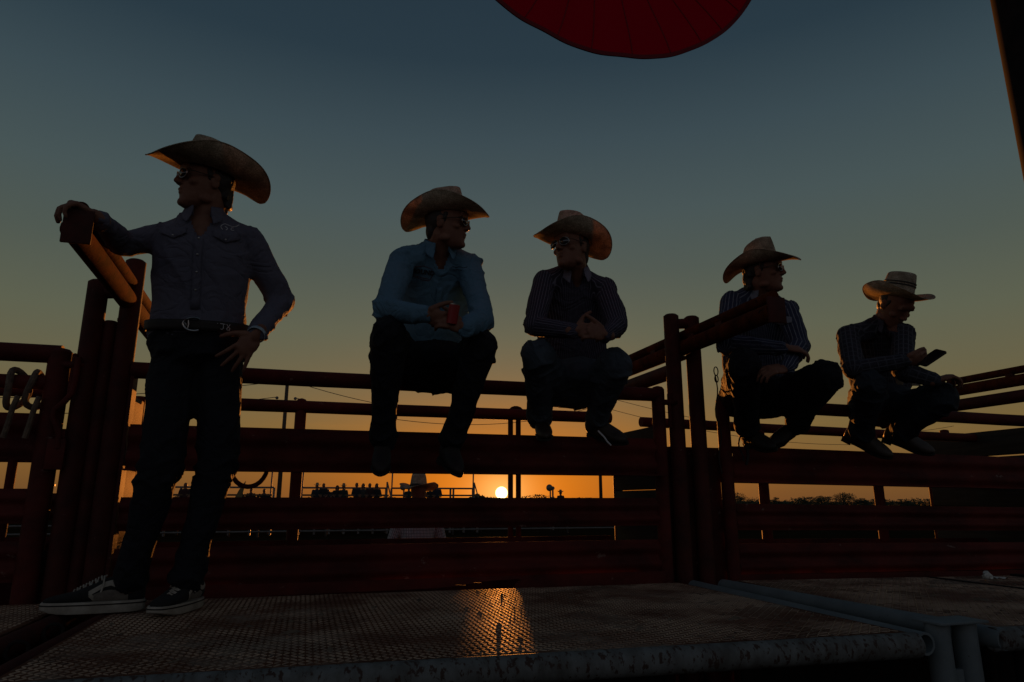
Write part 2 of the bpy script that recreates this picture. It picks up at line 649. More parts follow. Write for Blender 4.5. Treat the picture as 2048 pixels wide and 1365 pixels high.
def wrinkle(me, bones, amp=0.004, seed=0, freq=1.0):
    """Folds that run across the limbs near their ends and soft dents all over; also stores cloth coordinates."""
    co, no = get_co(me), get_no(me)
    rng = np.random.RandomState(seed)
    best = np.full(len(co), 1e9)
    cx = np.zeros(len(co))
    cy = np.zeros(len(co))
    tt = np.zeros(len(co))
    for (p0, p1, rad) in bones:
        p0, p1 = np.array(p0), np.array(p1)
        ax = p1 - p0
        ln = np.linalg.norm(ax)
        ax = ax / ln
        x, y, _ = frame_of(V(ax))
        rel = co - p0
        t = np.clip(rel @ ax, 0, ln)
        perp = rel - np.outer(t, ax)
        d = np.linalg.norm(perp, axis=1) / rad
        px, py = rel @ np.array(x), rel @ np.array(y)
        ang = np.arctan2(py, px)
        sel = d < best
        best = np.where(sel, d, best)
        cx = np.where(sel, ang * rad, cx)
        cy = np.where(sel, rel @ ax, cy)
        tt = np.where(sel, t / ln, tt)
    a = me.attributes.new('cloth', 'FLOAT_VECTOR', 'POINT')
    a.data.foreach_set('vector', np.stack([cx, cy, tt], 1).astype('f').ravel())
    h = np.zeros(len(co))
    for k in range(9):
        d = rng.normal(size=3)
        d[2] *= 1.3
        d /= np.linalg.norm(d)
        e = rng.normal(size=3)
        f = (9 + 5.5 * k) * freq
        h += (1.0 / (1 + 0.35 * k)) * np.sin(f * (co @ d) + 2.2 * np.sin(0.45 * f * (co @ e) / np.linalg.norm(e) + k) + rng.rand() * 6)
    edge = np.abs(tt - 0.5) * 2
    ph = cy * 78 * freq + 1.9 * np.sin(cx * 31 + rng.rand() * 6) + 14 * cx + rng.rand() * 6
    h2 = (1 - np.abs(np.sin(ph * 0.5))) ** 2 * (0.18 + 0.82 * edge ** 2) * (0.55 + 0.45 * np.sin(cx * 23 + 7 * cy + 1))
    ph3 = cx * 42 * freq + 2.6 * np.sin(cy * 11 + rng.rand() * 6) + rng.rand() * 6
    h3 = (1 - np.abs(np.sin(ph3 * 0.5))) ** 3 * (0.5 + 0.5 * np.sin(cy * 17 + cx * 9 + rng.rand() * 6))
    co += no * (amp * (0.45 * h / 2.2 + 1.6 * h2 + 0.9 * h3 - 0.5))[:, None]
    me.vertices.foreach_set('co', co.astype('f').ravel())
    me.update()


def bvh_of(ob):
    me = ob.data
    return BVHTree.FromPolygons([v.co for v in me.vertices], [p.vertices for p in me.polygons])


class Chart:
    """Lay flat drawings onto a shirt front: (x across, y up) metres from a point on the chest."""

    def __init__(self, ob, origin, x, y):
        self.t = bvh_of(ob)
        self.o, self.x, self.y = V(origin), V(x).normalized(), V(y).normalized()
        self.n = self.x.cross(self.y).normalized()
        self.last = 0.0

    def __call__(self, x, y, off=0.003):
        p = self.o + self.x * x + self.y * y
        hit, no, _, _ = self.t.ray_cast(p + self.n * 0.5, -self.n)
        if hit is None:
            hit = p + self.n * self.last
            no = self.n
        self.last = (hit - p).dot(self.n)
        return hit + no * off

    def strokes(self, name, lines, r, m, parent):
        b = MB()
        for ln in lines:
            pts = []
            for i in range(len(ln) - 1):
                for k in range(4):
                    f = k / 4
                    pts.append((ln[i][0] * (1 - f) + ln[i + 1][0] * f, ln[i][1] * (1 - f) + ln[i + 1][1] * f))
            pts.append(ln[-1])
            b.pipe([self(x, y, r * 0.6) for x, y in pts], r, 5)
        return b.build(name, m, parent)

    def patch(self, name, top, bot, m, parent, nv=6, off=0.004):
        """Fill between two edges given as point lists of the same length."""
        b = MB()
        n = len(top) - 1

        def fn(u, v):
            i = min(int(u * n + 1e-6), n - 1)
            f = u * n - i
            tp = [top[i][k] * (1 - f) + top[i + 1][k] * f for k in (0, 1)]
            bt = [bot[i][k] * (1 - f) + bot[i + 1][k] * f for k in (0, 1)]
            return self(tp[0] * (1 - v) + bt[0] * v, tp[1] * (1 - v) + bt[1] * v, off)
        b.grid(fn, n * 4, nv)
        ob = b.build(name, m, parent)
        s = ob.modifiers.new('t', 'SOLIDIFY')
        s.thickness = 0.0025
        return ob

    def text(self, name, body, size, x, y, m, parent, bold=0.0, shear=0.0, rot=0.0):
        cu = bpy.data.curves.new('t', 'FONT')
        cu.body = body
        cu.size = size
        cu.align_x = 'CENTER'
        cu.offset = bold
        cu.shear = shear
        ob = bpy.data.objects.new('t', cu)
        COL.objects.link(ob)
        me = bpy.data.meshes.new_from_object(ob.evaluated_get(bpy.context.evaluated_depsgraph_get()))
        bpy.data.objects.remove(ob)
        c, s = math.cos(rot), math.sin(rot)
        for v in me.vertices:
            v.co = self(x + v.co.x * c - v.co.y * s, y + v.co.x * s + v.co.y * c, 0.0042)
        return mesh_ob(name, me, m, parent, False)

GROUND_Z = -1.2
# ------------------------------------------------------------------ ground
b = MB()
b.grid(lambda u, v: V((-1500 + 3000 * u, -60 + 2400 * v ** 2, GROUND_Z)), 24, 40)
tag(b.build('ground', DIRT), kind='structure')


# ------------------------------------------------------------------ walkway platforms behind the chutes
def deck_mat():
    m = bpy.data.materials.new('worn_tread_plate')
    m.use_nodes = True
    N, L = m.node_tree.nodes, m.node_tree.links
    p = N['Principled BSDF']
    p.inputs['Metallic'].default_value = 0.0
    tc = N.new('ShaderNodeTexCoord')

    def noise(s, d=8):
        n = N.new('ShaderNodeTexNoise')
        n.inputs['Scale'].default_value = s
        n.inputs['Detail'].default_value = d
        n.inputs['Roughness'].default_value = 0.7
        L.new(tc.outputs['Object'], n.inputs['Vector'])
        return n.outputs[0]

    def rng(x, a, b_, c=0.0, d=1.0):
        n = N.new('ShaderNodeMapRange')
        for k, v in zip(('From Min', 'From Max', 'To Min', 'To Max'), (a, b_, c, d)):
            n.inputs[k].default_value = v
        L.new(x, n.inputs[0])
        return n.outputs[0]

    def mix(f, a, b_):
        n = N.new('ShaderNodeMix')
        n.data_type = 'RGBA'
        for i, x in ((0, f), (6, a), (7, b_)):
            if hasattr(x, 'links'):
                L.new(x, n.inputs[i])
            else:
                n.inputs[i].default_value = (*x, 1)
        return n.outputs[2]
    base = mix(rng(noise(3.0), 0.38, 0.62), (0.15, 0.066, 0.038), (0.08, 0.035, 0.021))
    col = mix(rng(noise(1.7), 0.50, 0.66), base, (0.27, 0.22, 0.165))
    col = mix(rng(noise(24), 0.60, 0.66), col, (0.02, 0.012, 0.010))
    col = mix(rng(noise(60), 0.55, 0.70), col, (0.20, 0.18, 0.155))
    L.new(col, p.inputs['Base Color'])
    L.new(rng(noise(11), 0.3, 0.7, 0.75, 0.95), p.inputs['Roughness'])
    p.inputs['Specular IOR Level'].default_value = 0.02
    return m


DECKM = deck_mat()
TREADM = mat('worn_tread_metal', (0.42, 0.30, 0.205), (0.13, 0.060, 0.036), 0.42, 0.30, 2.6, 0.42, 0.60, 0, 40, (0.03, 0.018, 0.014), 0.62, 30, 0.5)


def treads(x0, x1, yf, yb, z, parent, d=0.0193):
    """Raised lozenges of the tread plate, set alternately at plus and minus 45 degrees."""
    vs, fs = [], []
    rn = random.Random(3)
    c45 = math.sqrt(0.5)
    j = 0
    y = min(yf(x0), yf(x1)) + 0.012
    ymax = max(yb(x0), yb(x1)) - 0.01
    while y < ymax:
        i = 0
        x = x0 + 0.02
        while x < x1 - 0.018:
            if yf(x) + 0.012 < y < yb(x) - 0.012:
                sg = 1 if (i + j) % 2 else -1
                ax, ay = c45, c45 * sg
                k = len(vs)
                wn = math.sin(x * 3.1 + 1.3 * math.sin(y * 4.7 + 1)) * math.sin(y * 5.3 + 1.7 * math.sin(x * 2.3)) + 0.5 * math.sin(x * 11 + 3 * math.sin(y * 9)) + rn.uniform(-.5, .5)
                h = 0.0017 * (0.97 + 0.04 * rn.random()) * (1.0 if wn < 0.55 or 0.2 < x < 1.0 else 0.35)
                zz = z(x)
                for l, w, hh in ((-.0126, 0, 0), (0, -.0028, 0), (.0126, 0, 0), (0, .0028, 0), (-.0105, 0, h), (0, -.0015, h), (.0105, 0, h), (0, .0015, h)):
                    vs.append((x + ax * l - ay * w, y + ay * l + ax * w, zz + hh))
                fs += [(k, k + 1, k + 5, k + 4), (k + 1, k + 2, k + 6, k + 5), (k + 2, k + 3, k + 7, k + 6), (k + 3, k, k + 4, k + 7), (k + 4, k + 5, k + 6, k + 7)]
            x += d
            i += 1
        y += d
        j += 1
    me = bpy.data.meshes.new('raised_treads')
    me.from_pydata(vs, [], fs)
    o = mesh_ob('raised_treads', me, TREADM, parent, False)
    tag(o, kind='stuff')


def platform(label, x0, x1, f0, f1, b0, b1, z1, pipe_m, legs):
    yf = lambda x: f0 + (f1 - f0) * (x - x0) / (x1 - x0)
    yb = lambda x: b0 + (b1 - b0) * (x - x0) / (x1 - x0)
    zt = lambda x: z1 * (x - x0) / (x1 - x0)
    t = thing('walkway_platform', ((x0 + x1) / 2, (f0 + b0) / 2, GROUND_Z), label, 'walkway', 'tread plate walkways behind the chutes')
    b = MB()
    n = 12
    rim = [(x0 + (x1 - x0) * i / n, yf) for i in range(n + 1)] + [(x0 + (x1 - x0) * i / n, yb) for i in range(n, -1, -1)]
    b.prism([(x, f(x), zt(x) - 0.006) for x, f in rim], (0, 0, 0.006))
    b.build('deck_plate', DECKM, t, False)
    MB().box((x0 + 0.02, max(b0, b1) + 0.035, GROUND_Z), (x1 - 0.02, max(b0, b1) + 0.045, -0.10)).build('added_shade_sheet', DARKM, t, False)  # added sheet that keeps the ground under the walkway dark
    treads(x0, x1, yf, yb, zt, t)
    MB().tube((x0 - 0.01, f0 - 0.02, -0.033), (x1 + 0.005, f1 - 0.02, z1 - 0.033), 0.037, 20).build('front_pipe', pipe_m, t)
    MB().tube((x0, b0 + 0.01, -0.045), (x1, b1 + 0.01, z1 - 0.045), 0.034, 14).build('back_pipe', RUST, t)
    for lx, ly in legs:
        MB().tube((lx, ly, GROUND_Z), (lx, ly, -0.06), 0.03, 12).build('leg', DARKM, t)
    for k in range(1, 5):
        x = x0 + (x1 - x0) * k / 5
        MB().box((x - 0.02, yf(x) + 0.02, -0.075), (x + 0.02, yb(x) - 0.03, -0.012)).build('joist', DARKM, t, False)
    return t


pl = platform('nearest walkway of worn tread plate under the seated men in plain and blue shirts', -0.66, 1.835, 1.935, 1.845, 3.30, 3.24, 0.0, BLUEP, ((-0.5, 1.99), (0.7, 1.92), (-0.5, 3.15), (0.7, 3.15), (1.7, 3.15)))


def open_pipe(name, p0, p1, r, m, parent):
    """A pipe whose near end is open."""
    b = MB()
    x, y, a = frame_of(V(p1) - V(p0))
    n = 18
    p0, p1 = V(p0), V(p1)
    A = b.ring(p0, x * r, y * r, n)
    B = b.ring(p1, x * r, y * r, n)
    C_ = b.ring(p0, x * r * 0.78, y * r * 0.78, n)
    D_ = b.ring(p0 + a * 0.35, x * r * 0.78, y * r * 0.78, n)
    b.bridge(A, B)
    b.bridge(C_, A)
    b.bridge(D_, C_)
    b.bm.faces.new(B)
    b.bm.faces.new(D_)
    return b.build(name, m, parent)


open_pipe('side_pipe', (1.869, 1.815, -0.030), (1.900, 3.22, -0.022), 0.034, BLUEC, pl)
MB().tube((-0.695, 1.93, -0.030), (-0.675, 3.28, -0.030), 0.033, 16).build('side_pipe', RUSTO, pl)

pr = platform('farther walkway of pale worn tread plate under the striped shirt man', 2.16, 5.2, 1.845, 1.68, 3.24, 3.21, -0.04, BLUEP, ((2.3, 1.85), (3.6, 1.8), (3.6, 3.1), (5.0, 1.75), (5.0, 3.1)))
open_pipe('side_pipe', (2.170, 1.800, -0.030), (2.070, 3.22, -0.022), 0.034, BLUEC, pr)
p0 = platform('walkway end at the lower left beside the standing man', -3.0, -0.87, 2.05, 1.99, 3.36, 3.31, 0.0, RUSTO, ((-1.1, 2.05), (-1.1, 3.2)))
MB().tube((-0.838, 1.97, -0.030), (-0.830, 3.28, -0.030), 0.036, 16).build('side_pipe', RUSTO, p0)
for k, y in enumerate((2.42, 2.72)):
    b = MB()
    b.pipe([V((-0.765 + 0.028 * math.cos(a), y + 0.006 * math.sin(3 * a), -0.020 + 0.028 * math.sin(a))) for a in [2 * math.pi * i / 16 for i in range(16)]], 0.006, 7, True)
    b.build('coupling_ring', DARKM, p0)

# coupling post pair with its cap plate between the two walkways
t = thing('coupling_post', (2.02, 1.86, GROUND_Z), 'pale pipe post pair under one cap plate between the walkway ends', 'post')
for x in (1.966, 2.076):
    MB().tube((x + 0.012, 1.86, GROUND_Z), (x, 1.86, 0.019), 0.036, 18).build('post', BLUEC, t)
b = MB().box((1.925, 1.805, 0.020), (2.122, 1.915, 0.028), 0.002)
b.build('cap_plate', BLUEC, t)
b = MB()
b.box((2.002, 1.85, -0.20), (2.04, 1.87, -0.12))
b.build('web_plate', BLUEC, t, False)


# ------------------------------------------------------------------ chute fences of ribbed steel
def ribbed(b, x0, x1, y, z0, z1, dzx, seed, depth=0.020, th=0.005, seg=20):
    """A ribbed steel board: two ridges that stand out towards the walkway, rolled lips."""
    rn = random.Random(seed)
    n = 18
    prof = []
    for i in range(n + 1):
        s = i / n
        rid = 0.5 - 0.5 * math.cos(4 * math.pi * s)
        prof.append((y - depth * rid, z0 + (z1 - z0) * s))
    dents = [(rn.uniform(x0, x1), rn.uniform(0, 1), rn.uniform(0.05, 0.18), rn.uniform(0.003, 0.009)) for _ in range(9)]

    def fn(u, v, off=0.0):
        x = x0 + (x1 - x0) * u
        i = min(int(v * n), n - 1)
        f = v * n - i
        py = prof[i][0] * (1 - f) + prof[i + 1][0] * f
        pz = prof[i][1] * (1 - f) + prof[i + 1][1] * f
        for dx, dv, w, a in dents:
            py += a * math.exp(-((x - dx) / w) ** 2 - ((v - dv) / 0.25) ** 2)
        return V((x, py + off, pz + dzx(x)))
    b.grid(fn, seg * 2, n)
    b.grid(lambda u, v: fn(u, v, th), seg * 2, n)
    for v in (0.0, 1.0):
        b.grid(lambda u, w: fn(u, v, th * w), seg * 2, 1)
    bmesh.ops.remove_doubles(b.bm, verts=b.bm.verts, dist=1e-5)


def post(parent, x, y, z0, z1, r, m=RUST, name='post', dome=0.02):
    return MB().tube((x, y, z0), (x, y, z1 - dome), r, 20, None, True, dome).build(name, m, parent)


def fence(name, label, x0, x1, y, dzx, rails, boards, posts, seed, group):
    t = thing(name, ((x0 + x1) / 2, y, GROUND_Z), label, 'fence', group)
    for zr, r in rails:
        b = MB()
        n = 14
        b.pipe([V((x0 + (x1 - x0) * i / n, y + 0.004 * math.sin(i * 1.7 + seed), zr + dzx(x0 + (x1 - x0) * i / n) - 0.003 * math.sin(math.pi * i / n))) for i in range(n + 1)], r, 18)
        b.build('rail', RUST, t)
    for k, (z0, z1) in enumerate(boards):
        b = MB()
        ribbed(b, x0 + 0.02, x1 - 0.02, y, z0, z1, dzx, seed * 10 + k)
        b.build('ribbed_board', RUST, t)
    for px, z1, r in posts:
        post(t, px, y, GROUND_Z, z1, r)
    return t


flat = lambda x: 0.0
up3 = lambda x: 0.035
dn = lambda x: -0.03 - 0.012 * (x - 2.3)
BOARDS = [(0.538, 0.738), (0.272, 0.417), (0.036, 0.200)]
FY = 3.44
fm = fence('chute_fence', 'red ribbed steel chute fence under the two men in middle of picture', -0.80, 1.87, FY, flat, [(0.985, 0.038)], BOARDS, [(1.872, 1.035, 0.037)], 1, 'chute fences along the walkway')
fr = fence('chute_fence', 'red ribbed steel chute fence under the two men on the right', 2.30, 5.0, FY, dn, [(0.985, 0.038)], BOARDS, [(2.285, 0.99, 0.036)], 2, 'chute fences along the walkway')
fl = fence('chute_fence', 'red ribbed steel chute fence at the left edge beside the standing man', -3.2, -1.09, FY, up3, [(1.005, 0.041), (0.875, 0.031)], BOARDS, [(-1.093, 1.068, 0.047)], 3, 'chute fences along the walkway')
# added strips close the slot; the ragged gap in them shapes the sun streak
b = MB()
b.prism([(-0.80, FY - 0.03, -0.02), (0.60, FY - 0.03, -0.006), (0.77, FY - 0.03, 0.003), (0.72, FY - 0.03, 0.007), (0.85, FY - 0.03, 0.012), (0.81, FY - 0.03, 0.015), (0.92, FY - 0.03, 0.021), (1.04, FY - 0.03, 0.024), (1.04, FY - 0.03, 0.04), (-0.80, FY - 0.03, 0.04)], (0, 0.006, 0))
b.build('light_slot_strip', RUST, fm, False)
b = MB()
b.prism([(1.02, FY - 0.03, -0.02), (1.85, FY - 0.03, -0.02), (1.85, FY - 0.03, 0.04), (1.0405, FY - 0.03, 0.04), (1.0405, FY - 0.03, 0.022), (1.052, FY - 0.03, 0.016), (1.028, FY - 0.03, 0.0125), (1.046, FY - 0.03, 0.008), (1.020, FY - 0.03, 0.004)], (0, 0.006, 0))
b.build('light_slot_strip', RUST, fm, False)
b = MB()
b.prism([(2.30, FY - 0.03, -0.06), (5.0, FY - 0.03, -0.08), (5.0, FY - 0.03, -0.03), (2.30, FY - 0.03, 0.008)], (0, 0.006, 0))
b.build('light_slot_strip', RUST, fr, False)
for par, x0_, x1_, dz_ in ((fm, -0.78, 1.85, 0.0), (fr, 2.32, 4.98, -0.032)):
    MB().prism([(x0_, FY - 0.09, 0.532 + dz_), (x1_, FY - 0.09, 0.532 + dz_ * 2), (x1_, FY - 0.09, 0.538 + dz_ * 2), (x0_, FY - 0.09, 0.538 + dz_)], (0, 0.085, 0)).build('foot_ledge', RUST, par, False)
# handle loop hanging under the upper board
b = MB()
b.pipe([V((-0.262 + 0.082 * math.cos(a), FY + 0.02, 0.565 + 0.10 * math.sin(a))) for a in [math.pi + math.pi * i / 14 for i in range(15)]], 0.011, 9)
b.build('handle_loop', RUST, fm)
# hinge pins
for x, z0, z1, par in ((1.925, 0.80, 0.985, fm), (-1.028, 0.86, 1.035, fl)):
    MB().tube((x, FY - 0.03, z0), (x, FY - 0.03, z1), 0.011, 10, None, True, 0.008).build('hinge_pin', RUST, par)
    MB().tube((x - 0.045, FY - 0.03, z1 - 0.045), (x + 0.045, FY - 0.03, z1 - 0.045), 0.016, 10).build('hinge_eye', RUST, par)

GB = [(0.560, 0.738), (0.268, 0.405), (0.060, 0.188), (-0.46, -0.02), (-1.0, -0.50)]  # two lowest boards added to hide lit ground and stop low light
fence('arena_fence', 'red rail fence on the arena side behind the two men in middle', -0.84, 1.90, 4.15, flat, [(0.938, 0.036)], GB, [(-0.06, 0.985, 0.032)], 4, 'fences on the arena side of the chutes')
fe = fence('arena_fence', 'red rail fence on the arena side behind the two men on the right', 2.12, 5.0, 4.15, dn, [(0.945, 0.033)], GB, [(3.04, 0.9, 0.035), (4.02, 0.9, 0.035)], 5, 'fences on the arena side of the chutes')
fence('arena_fence', 'red rail fence on the arena side behind the left edge fence', -3.2, -0.98, 4.15, up3, [(0.938, 0.036)], GB, [(-1.56, 0.72, 0.030), (-1.46, 0.72, 0.022)], 6, 'fences on the arena side of the chutes')

# double gate stile with a latch eye on the arena side, behind the seated man in the dark striped shirt
t = thing('gate_stile', (1.25, 4.22, 0.12), 'double gate stile with latch eye behind the arena side rail near the sun', 'gate')
for x in (1.232, 1.284):
    MB().tube((x, 4.22, 0.12), (x, 4.22, 0.955), 0.017, 12).build('stile', RUSTO, t)
b = MB()
b.pipe([V((1.258 + 0.04 * math.cos(a), 4.18, 0.955 + 0.028 * math.sin(a))) for a in [2 * math.pi * i / 14 for i in range(14)]], 0.013, 8, True)
b.build('latch_eye', RUSTO, t)


# ------------------------------------------------------------------ plank dividers between the chutes
def divider(label, x0, x1, ztop, ya=3.52, yb=4.10, n=11, gap_after=None, wood=None):
    t = thing('plank_divider', ((x0 + x1) / 2, (ya + yb) / 2, GROUND_Z), label, 'wall', 'plank walls between the chutes')
    z = ztop
    rn = random.Random(int(ztop * 1000))
    for k in range(n):
        h = 0.165 + 0.02 * rn.random()
        o = 0.004 * rn.uniform(-1, 1)
        MB().box((x0 + o, ya + 0.01 * rn.uniform(-1, 1), z - h), (x1 + o, yb, z), 0.005).build('plank', wood or SHADEWOOD, t)
        z -= h + (0.012 if gap_after == k else 0.004)
    MB().tube(((x0 + x1) / 2, yb + 0.02, GROUND_Z), ((x0 + x1) / 2, yb + 0.02, ztop + 0.03), 0.03, 12).build('post', RUST, t)
    return t


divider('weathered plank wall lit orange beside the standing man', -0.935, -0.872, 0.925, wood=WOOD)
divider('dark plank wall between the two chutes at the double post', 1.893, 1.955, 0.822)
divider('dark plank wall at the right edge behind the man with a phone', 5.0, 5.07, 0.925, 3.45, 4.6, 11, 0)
MB().tube((5.02, 4.42, 0.92), (5.02, 4.42, 0.965), 0.035, 12, None, True, 0.01).build('post_cap', RUST, bpy.data.objects['plank_divider.002'])


# ------------------------------------------------------------------ slide gates: post pair and long bars that stick out over the walkway
def slide_gate(label, xp, tops, xb, zb, tilt, ynear=2.60, extra=True, post_r=0.044):
    t = thing('slide_gate', (xb, FY, GROUND_Z), label, 'gate', 'slide gates with bars over the walkway')
    for x, z1 in zip(xp, tops):
        post(t, x, FY, GROUND_Z, z1, post_r, RUSTO, 'guide_post', 0.014)
    MB().tube((xp[0], FY, min(tops) - 0.06), (xp[1], FY, min(tops) - 0.045), 0.03, 14).build('cross_tube', RUSTO, t)
    yfar = 4.32
    zz = lambda y: zb + tilt * (yfar - y)
    MB().tube((xb, ynear + 0.012, zz(ynear)), (xb, yfar, zz(yfar)), 0.043, 22).build('lower_bar', BARM, t)
    MB().tube((xb + 0.012, ynear + 0.012, zz(ynear) + 0.078), (xb + 0.012, yfar - 0.02, zz(yfar) + 0.078), 0.028, 18).build('upper_bar', BARM, t)
    b = MB().box((xb - 0.034, ynear, zz(ynear) - 0.056), (xb + 0.062, ynear + 0.011, zz(ynear) + 0.070), 0.003)
    b.build('end_plate', RUSTO, t)
    for y in (3.02, 3.30, 3.75):
        MB().box((xb - 0.01, y, zz(y) + 0.035), (xb + 0.012, y + 0.06, zz(y) + 0.062)).build('spacer', RUSTO, t, False)
    if extra:
        MB().tube((xb - 0.02, FY + 0.08, zb - 0.12), (xb - 0.02, yfar + 0.05, zb - 0.12), 0.046, 18).build('track_bar', RUSTO, t)
    MB().box((xb - 0.035, FY - 0.01, zb - 0.06), (xb + 0.035, FY + 0.09, zb - 0.045)).build('saddle_plate', RUSTO, t, False)
    return t


gl_ = slide_gate('slide gate bars under the standing man\'s hand', (-0.985, -0.842), (1.40, 1.515), -0.852, 1.268, 0.042, 2.60, False)
post(gl_, -0.918, FY + 0.02, GROUND_Z, 1.215, 0.033, RUSTO, 'inner_post', 0.012)
b = MB()
b.box((-0.80, FY - 0.02, GROUND_Z), (-0.785, FY + 0.06, 1.0))
b.build('angle_bar', RUSTO, gl_, False)
gr_ = slide_gate('slide gate bars in front of the striped shirt man', (1.982, 2.117), (1.468, 1.466), 2.045, 1.265, 0.0)
MB().box((1.90, FY + 0.045, GROUND_Z), (2.27, FY + 0.053, 0.70)).build('web_plate', RUSTO, gr_, False)  # red filler plate, added to close the bright slits between the posts
MB().box((-1.06, FY + 0.05, GROUND_Z), (-0.80, FY + 0.058, 0.20)).build('web_plate', RUSTO, gl_, False)
slide_gate('slide gate bars at the right edge of the picture', (5.16, 5.29), (1.46, 1.46), 5.0, 1.27, 0.0)

# wavy latch rod hung on the left fence post
t = thing('latch_rod', (-1.03, FY - 0.06, 0.62), 'bent iron latch rod hanging beside the left fence post', 'latch')
b = MB()
b.pipe([(-1.005, FY - 0.06, 1.02), (-1.005, FY - 0.06, 0.92), (-1.01, FY - 0.06, 0.86), (-1.035, FY - 0.06, 0.82), (-1.066, FY - 0.06, 0.785), (-1.07, FY - 0.06, 0.755), (-1.05, FY - 0.06, 0.715), (-1.036, FY - 0.06, 0.68), (-1.034, FY - 0.06, 0.62)], 0.013, 10)
b.build('rod', RUST, t)
MB().box((-1.075, FY - 0.065, 0.53), (-1.005, FY - 0.045, 0.66), 0.003).build('keeper_plate', RUST, t)

# rope loops thrown over the second rail of the left fence
for k, (x, r, lab) in enumerate(((-1.245, 0.062, 'left one of two rope loops over the second rail'), (-1.165, 0.058, 'right one of two rope loops over the second rail'))):
    t = thing('rope_loop', (x, FY, 0.80), lab, 'rope', 'rope loops over the left rail')
    b = MB()
    b.pipe([V((x + 0.012 * math.cos(a * 2 + k) + 0.022 * math.cos(a), FY + r * 0.8 * math.cos(a), 0.905 - 0.028 + r * 1.35 * math.sin(a))) for a in [2 * math.pi * i / 22 for i in range(22)]], 0.014, 9, True)
    b.build('loop', ROPE, t)
    b = MB()
    b.pipe([V((x + 0.03, FY - 0.05, 0.84)), V((x + 0.02, FY - 0.055, 0.79)), V((x + 0.01, FY - 0.05, 0.72)), V((x, FY - 0.05, 0.66))], 0.012, 8)
    b.build('tail', ROPE, t)

# straps and strings hanging at the right double post
for k, (x, z0, z1, w, lab) in enumerate(((2.215, 1.11, 0.55, 0.004, 'dark knotted string hanging from the right slide gate post'), (2.35, 0.96, 0.62, 0.005, 'dark thin strap hanging left of the striped shirt man\'s leg'),
                                        (2.385, 0.96, 0.60, 0.008, 'broader dark strap hanging against the striped shirt man\'s leg'))):
    t = thing('hanging_strap', (x, FY - 0.05, z1), lab, 'strap', 'straps hanging by the right double post')
    b = MB()
    n = 14
    pts = [V((x + 0.012 * math.sin(i * 0.9 + k * 2), FY - 0.055 + 0.004 * math.sin(i * 1.3), z0 + (z1 - z0) * i / n)) for i in range(n + 1)]
    b.pipe(pts, w, 6)
    b.build('strap', LEATHER, t)
    if k == 0:
        b = MB()
        for q, (zz, rr) in enumerate(((1.13, 0.017), (1.085, 0.014))):
            b.pipe([V((x + 0.008 + rr * 0.8 * math.cos(a), FY - 0.055, zz + rr * 1.5 * math.sin(a))) for a in [2 * math.pi * i / 12 for i in range(12)]], 0.0032, 6, True)
        b.build('knot_loops', LEATHER, t)

# tall post at the right with the beam that carries the bunting
t = thing('stand_post', (2.468, 1.6, GROUND_Z), 'tall dark steel post leaning into the upper right corner', 'post')
MB().tube((2.468, 1.6, GROUND_Z), (2.468, 1.6, 3.76), 0.076, 28).build('post', DARKM, t)
MB().box((-1.6, 2.55, 3.6), (2.7, 2.65, 3.75), 0.004).build('beam', DARKM, t)
MB().box((2.418, 1.5, 3.605), (2.518, 2.55, 3.745), 0.004).build('arm', DARKM, t)


# ------------------------------------------------------------------ pleated red bunting hung from the beam
def bunting():
    t = thing('bunting_fan', (1.2, 2.60, 2.46), 'pleated dark red cloth bunting with stitched hem hanging over the men', 'bunting')
    m = bpy.data.materials.new('red_bunting_cloth')
    m.use_nodes = True
    N, L = m.node_tree.nodes, m.node_tree.links
    N.clear()
    out = N.new('ShaderNodeOutputMaterial')
    df, tr, mx = N.new('ShaderNodeBsdfDiffuse'), N.new('ShaderNodeBsdfTranslucent'), N.new('ShaderNodeMixShader')
    df.inputs[0].default_value = (0.20, 0.002, 0.016, 1)
    tr.inputs[0].default_value = (0.17, 0.002, 0.03, 1)
    mx.inputs[0].default_value = 0.055
    L.new(df.outputs[0], mx.inputs[1])
    L.new(tr.outputs[0], mx.inputs[2])
    L.new(mx.outputs[0], out.inputs[0])
    MATS['bunting'] = m
    c = V((1.262, 2.60, 3.385))
    ax, az = V((1.0, 0.0, 0.12)).normalized(), V((-0.12, 0, 1.0)).normalized()

    def fn(u, v, r0=0.0, r1=1.0, off=0.0):
        a = R(-188 + 196 * u)
        rr = 1.53 * (0.604 + 0.010 * math.sin(2.2 * math.pi * u)) * (r0 + (r1 - r0) * v)
        s = rr / 0.92
        pl_ = 0.005 * s ** 1.3 * (math.sin(a * 13 + 0.6 * math.sin(3 * a)) + 0.35 * math.sin(a * 29 + 2))
        return c + ax * rr * math.cos(a) + az * rr * math.sin(a) + V((0, pl_ + off, 0))
    b = MB()
    b.grid(fn, 190, 10)
    b.build('cloth', m, t, True, 0)
    b = MB()
    b.grid(lambda u, v: fn(u, v, 0.982, 1.004, -0.0035), 190, 2)
    b.grid(lambda u, v: fn(u, v, 0.982, 1.004, 0.0035), 190, 2)
    hm = mat('bunting_hem', (0.16, 0.004, 0.010), None, 0.9)
    b.build('hem', hm, t, True, 0)
    for k in range(15):
        b = MB()
        uu = 0.06 + 0.88 * k / 14 + 0.008 * math.sin(k * 5.0)
        b.pipe([fn(uu + 0.003 * math.sin(7 * q), 0.15 + 0.83 * q / 12, off=-0.002) for q in range(13)], 0.0022, 6)
        b.build('pleat_seam', hm, t)
    # tape along the straight edge up to the beam
    for k, x in enumerate((0.35, 1.2, 2.05)):
        MB().tube((x, 2.60, 3.36), (x, 2.60, 3.62), 0.004, 6).build('hanging_cord', ROPE, t)


bunting()

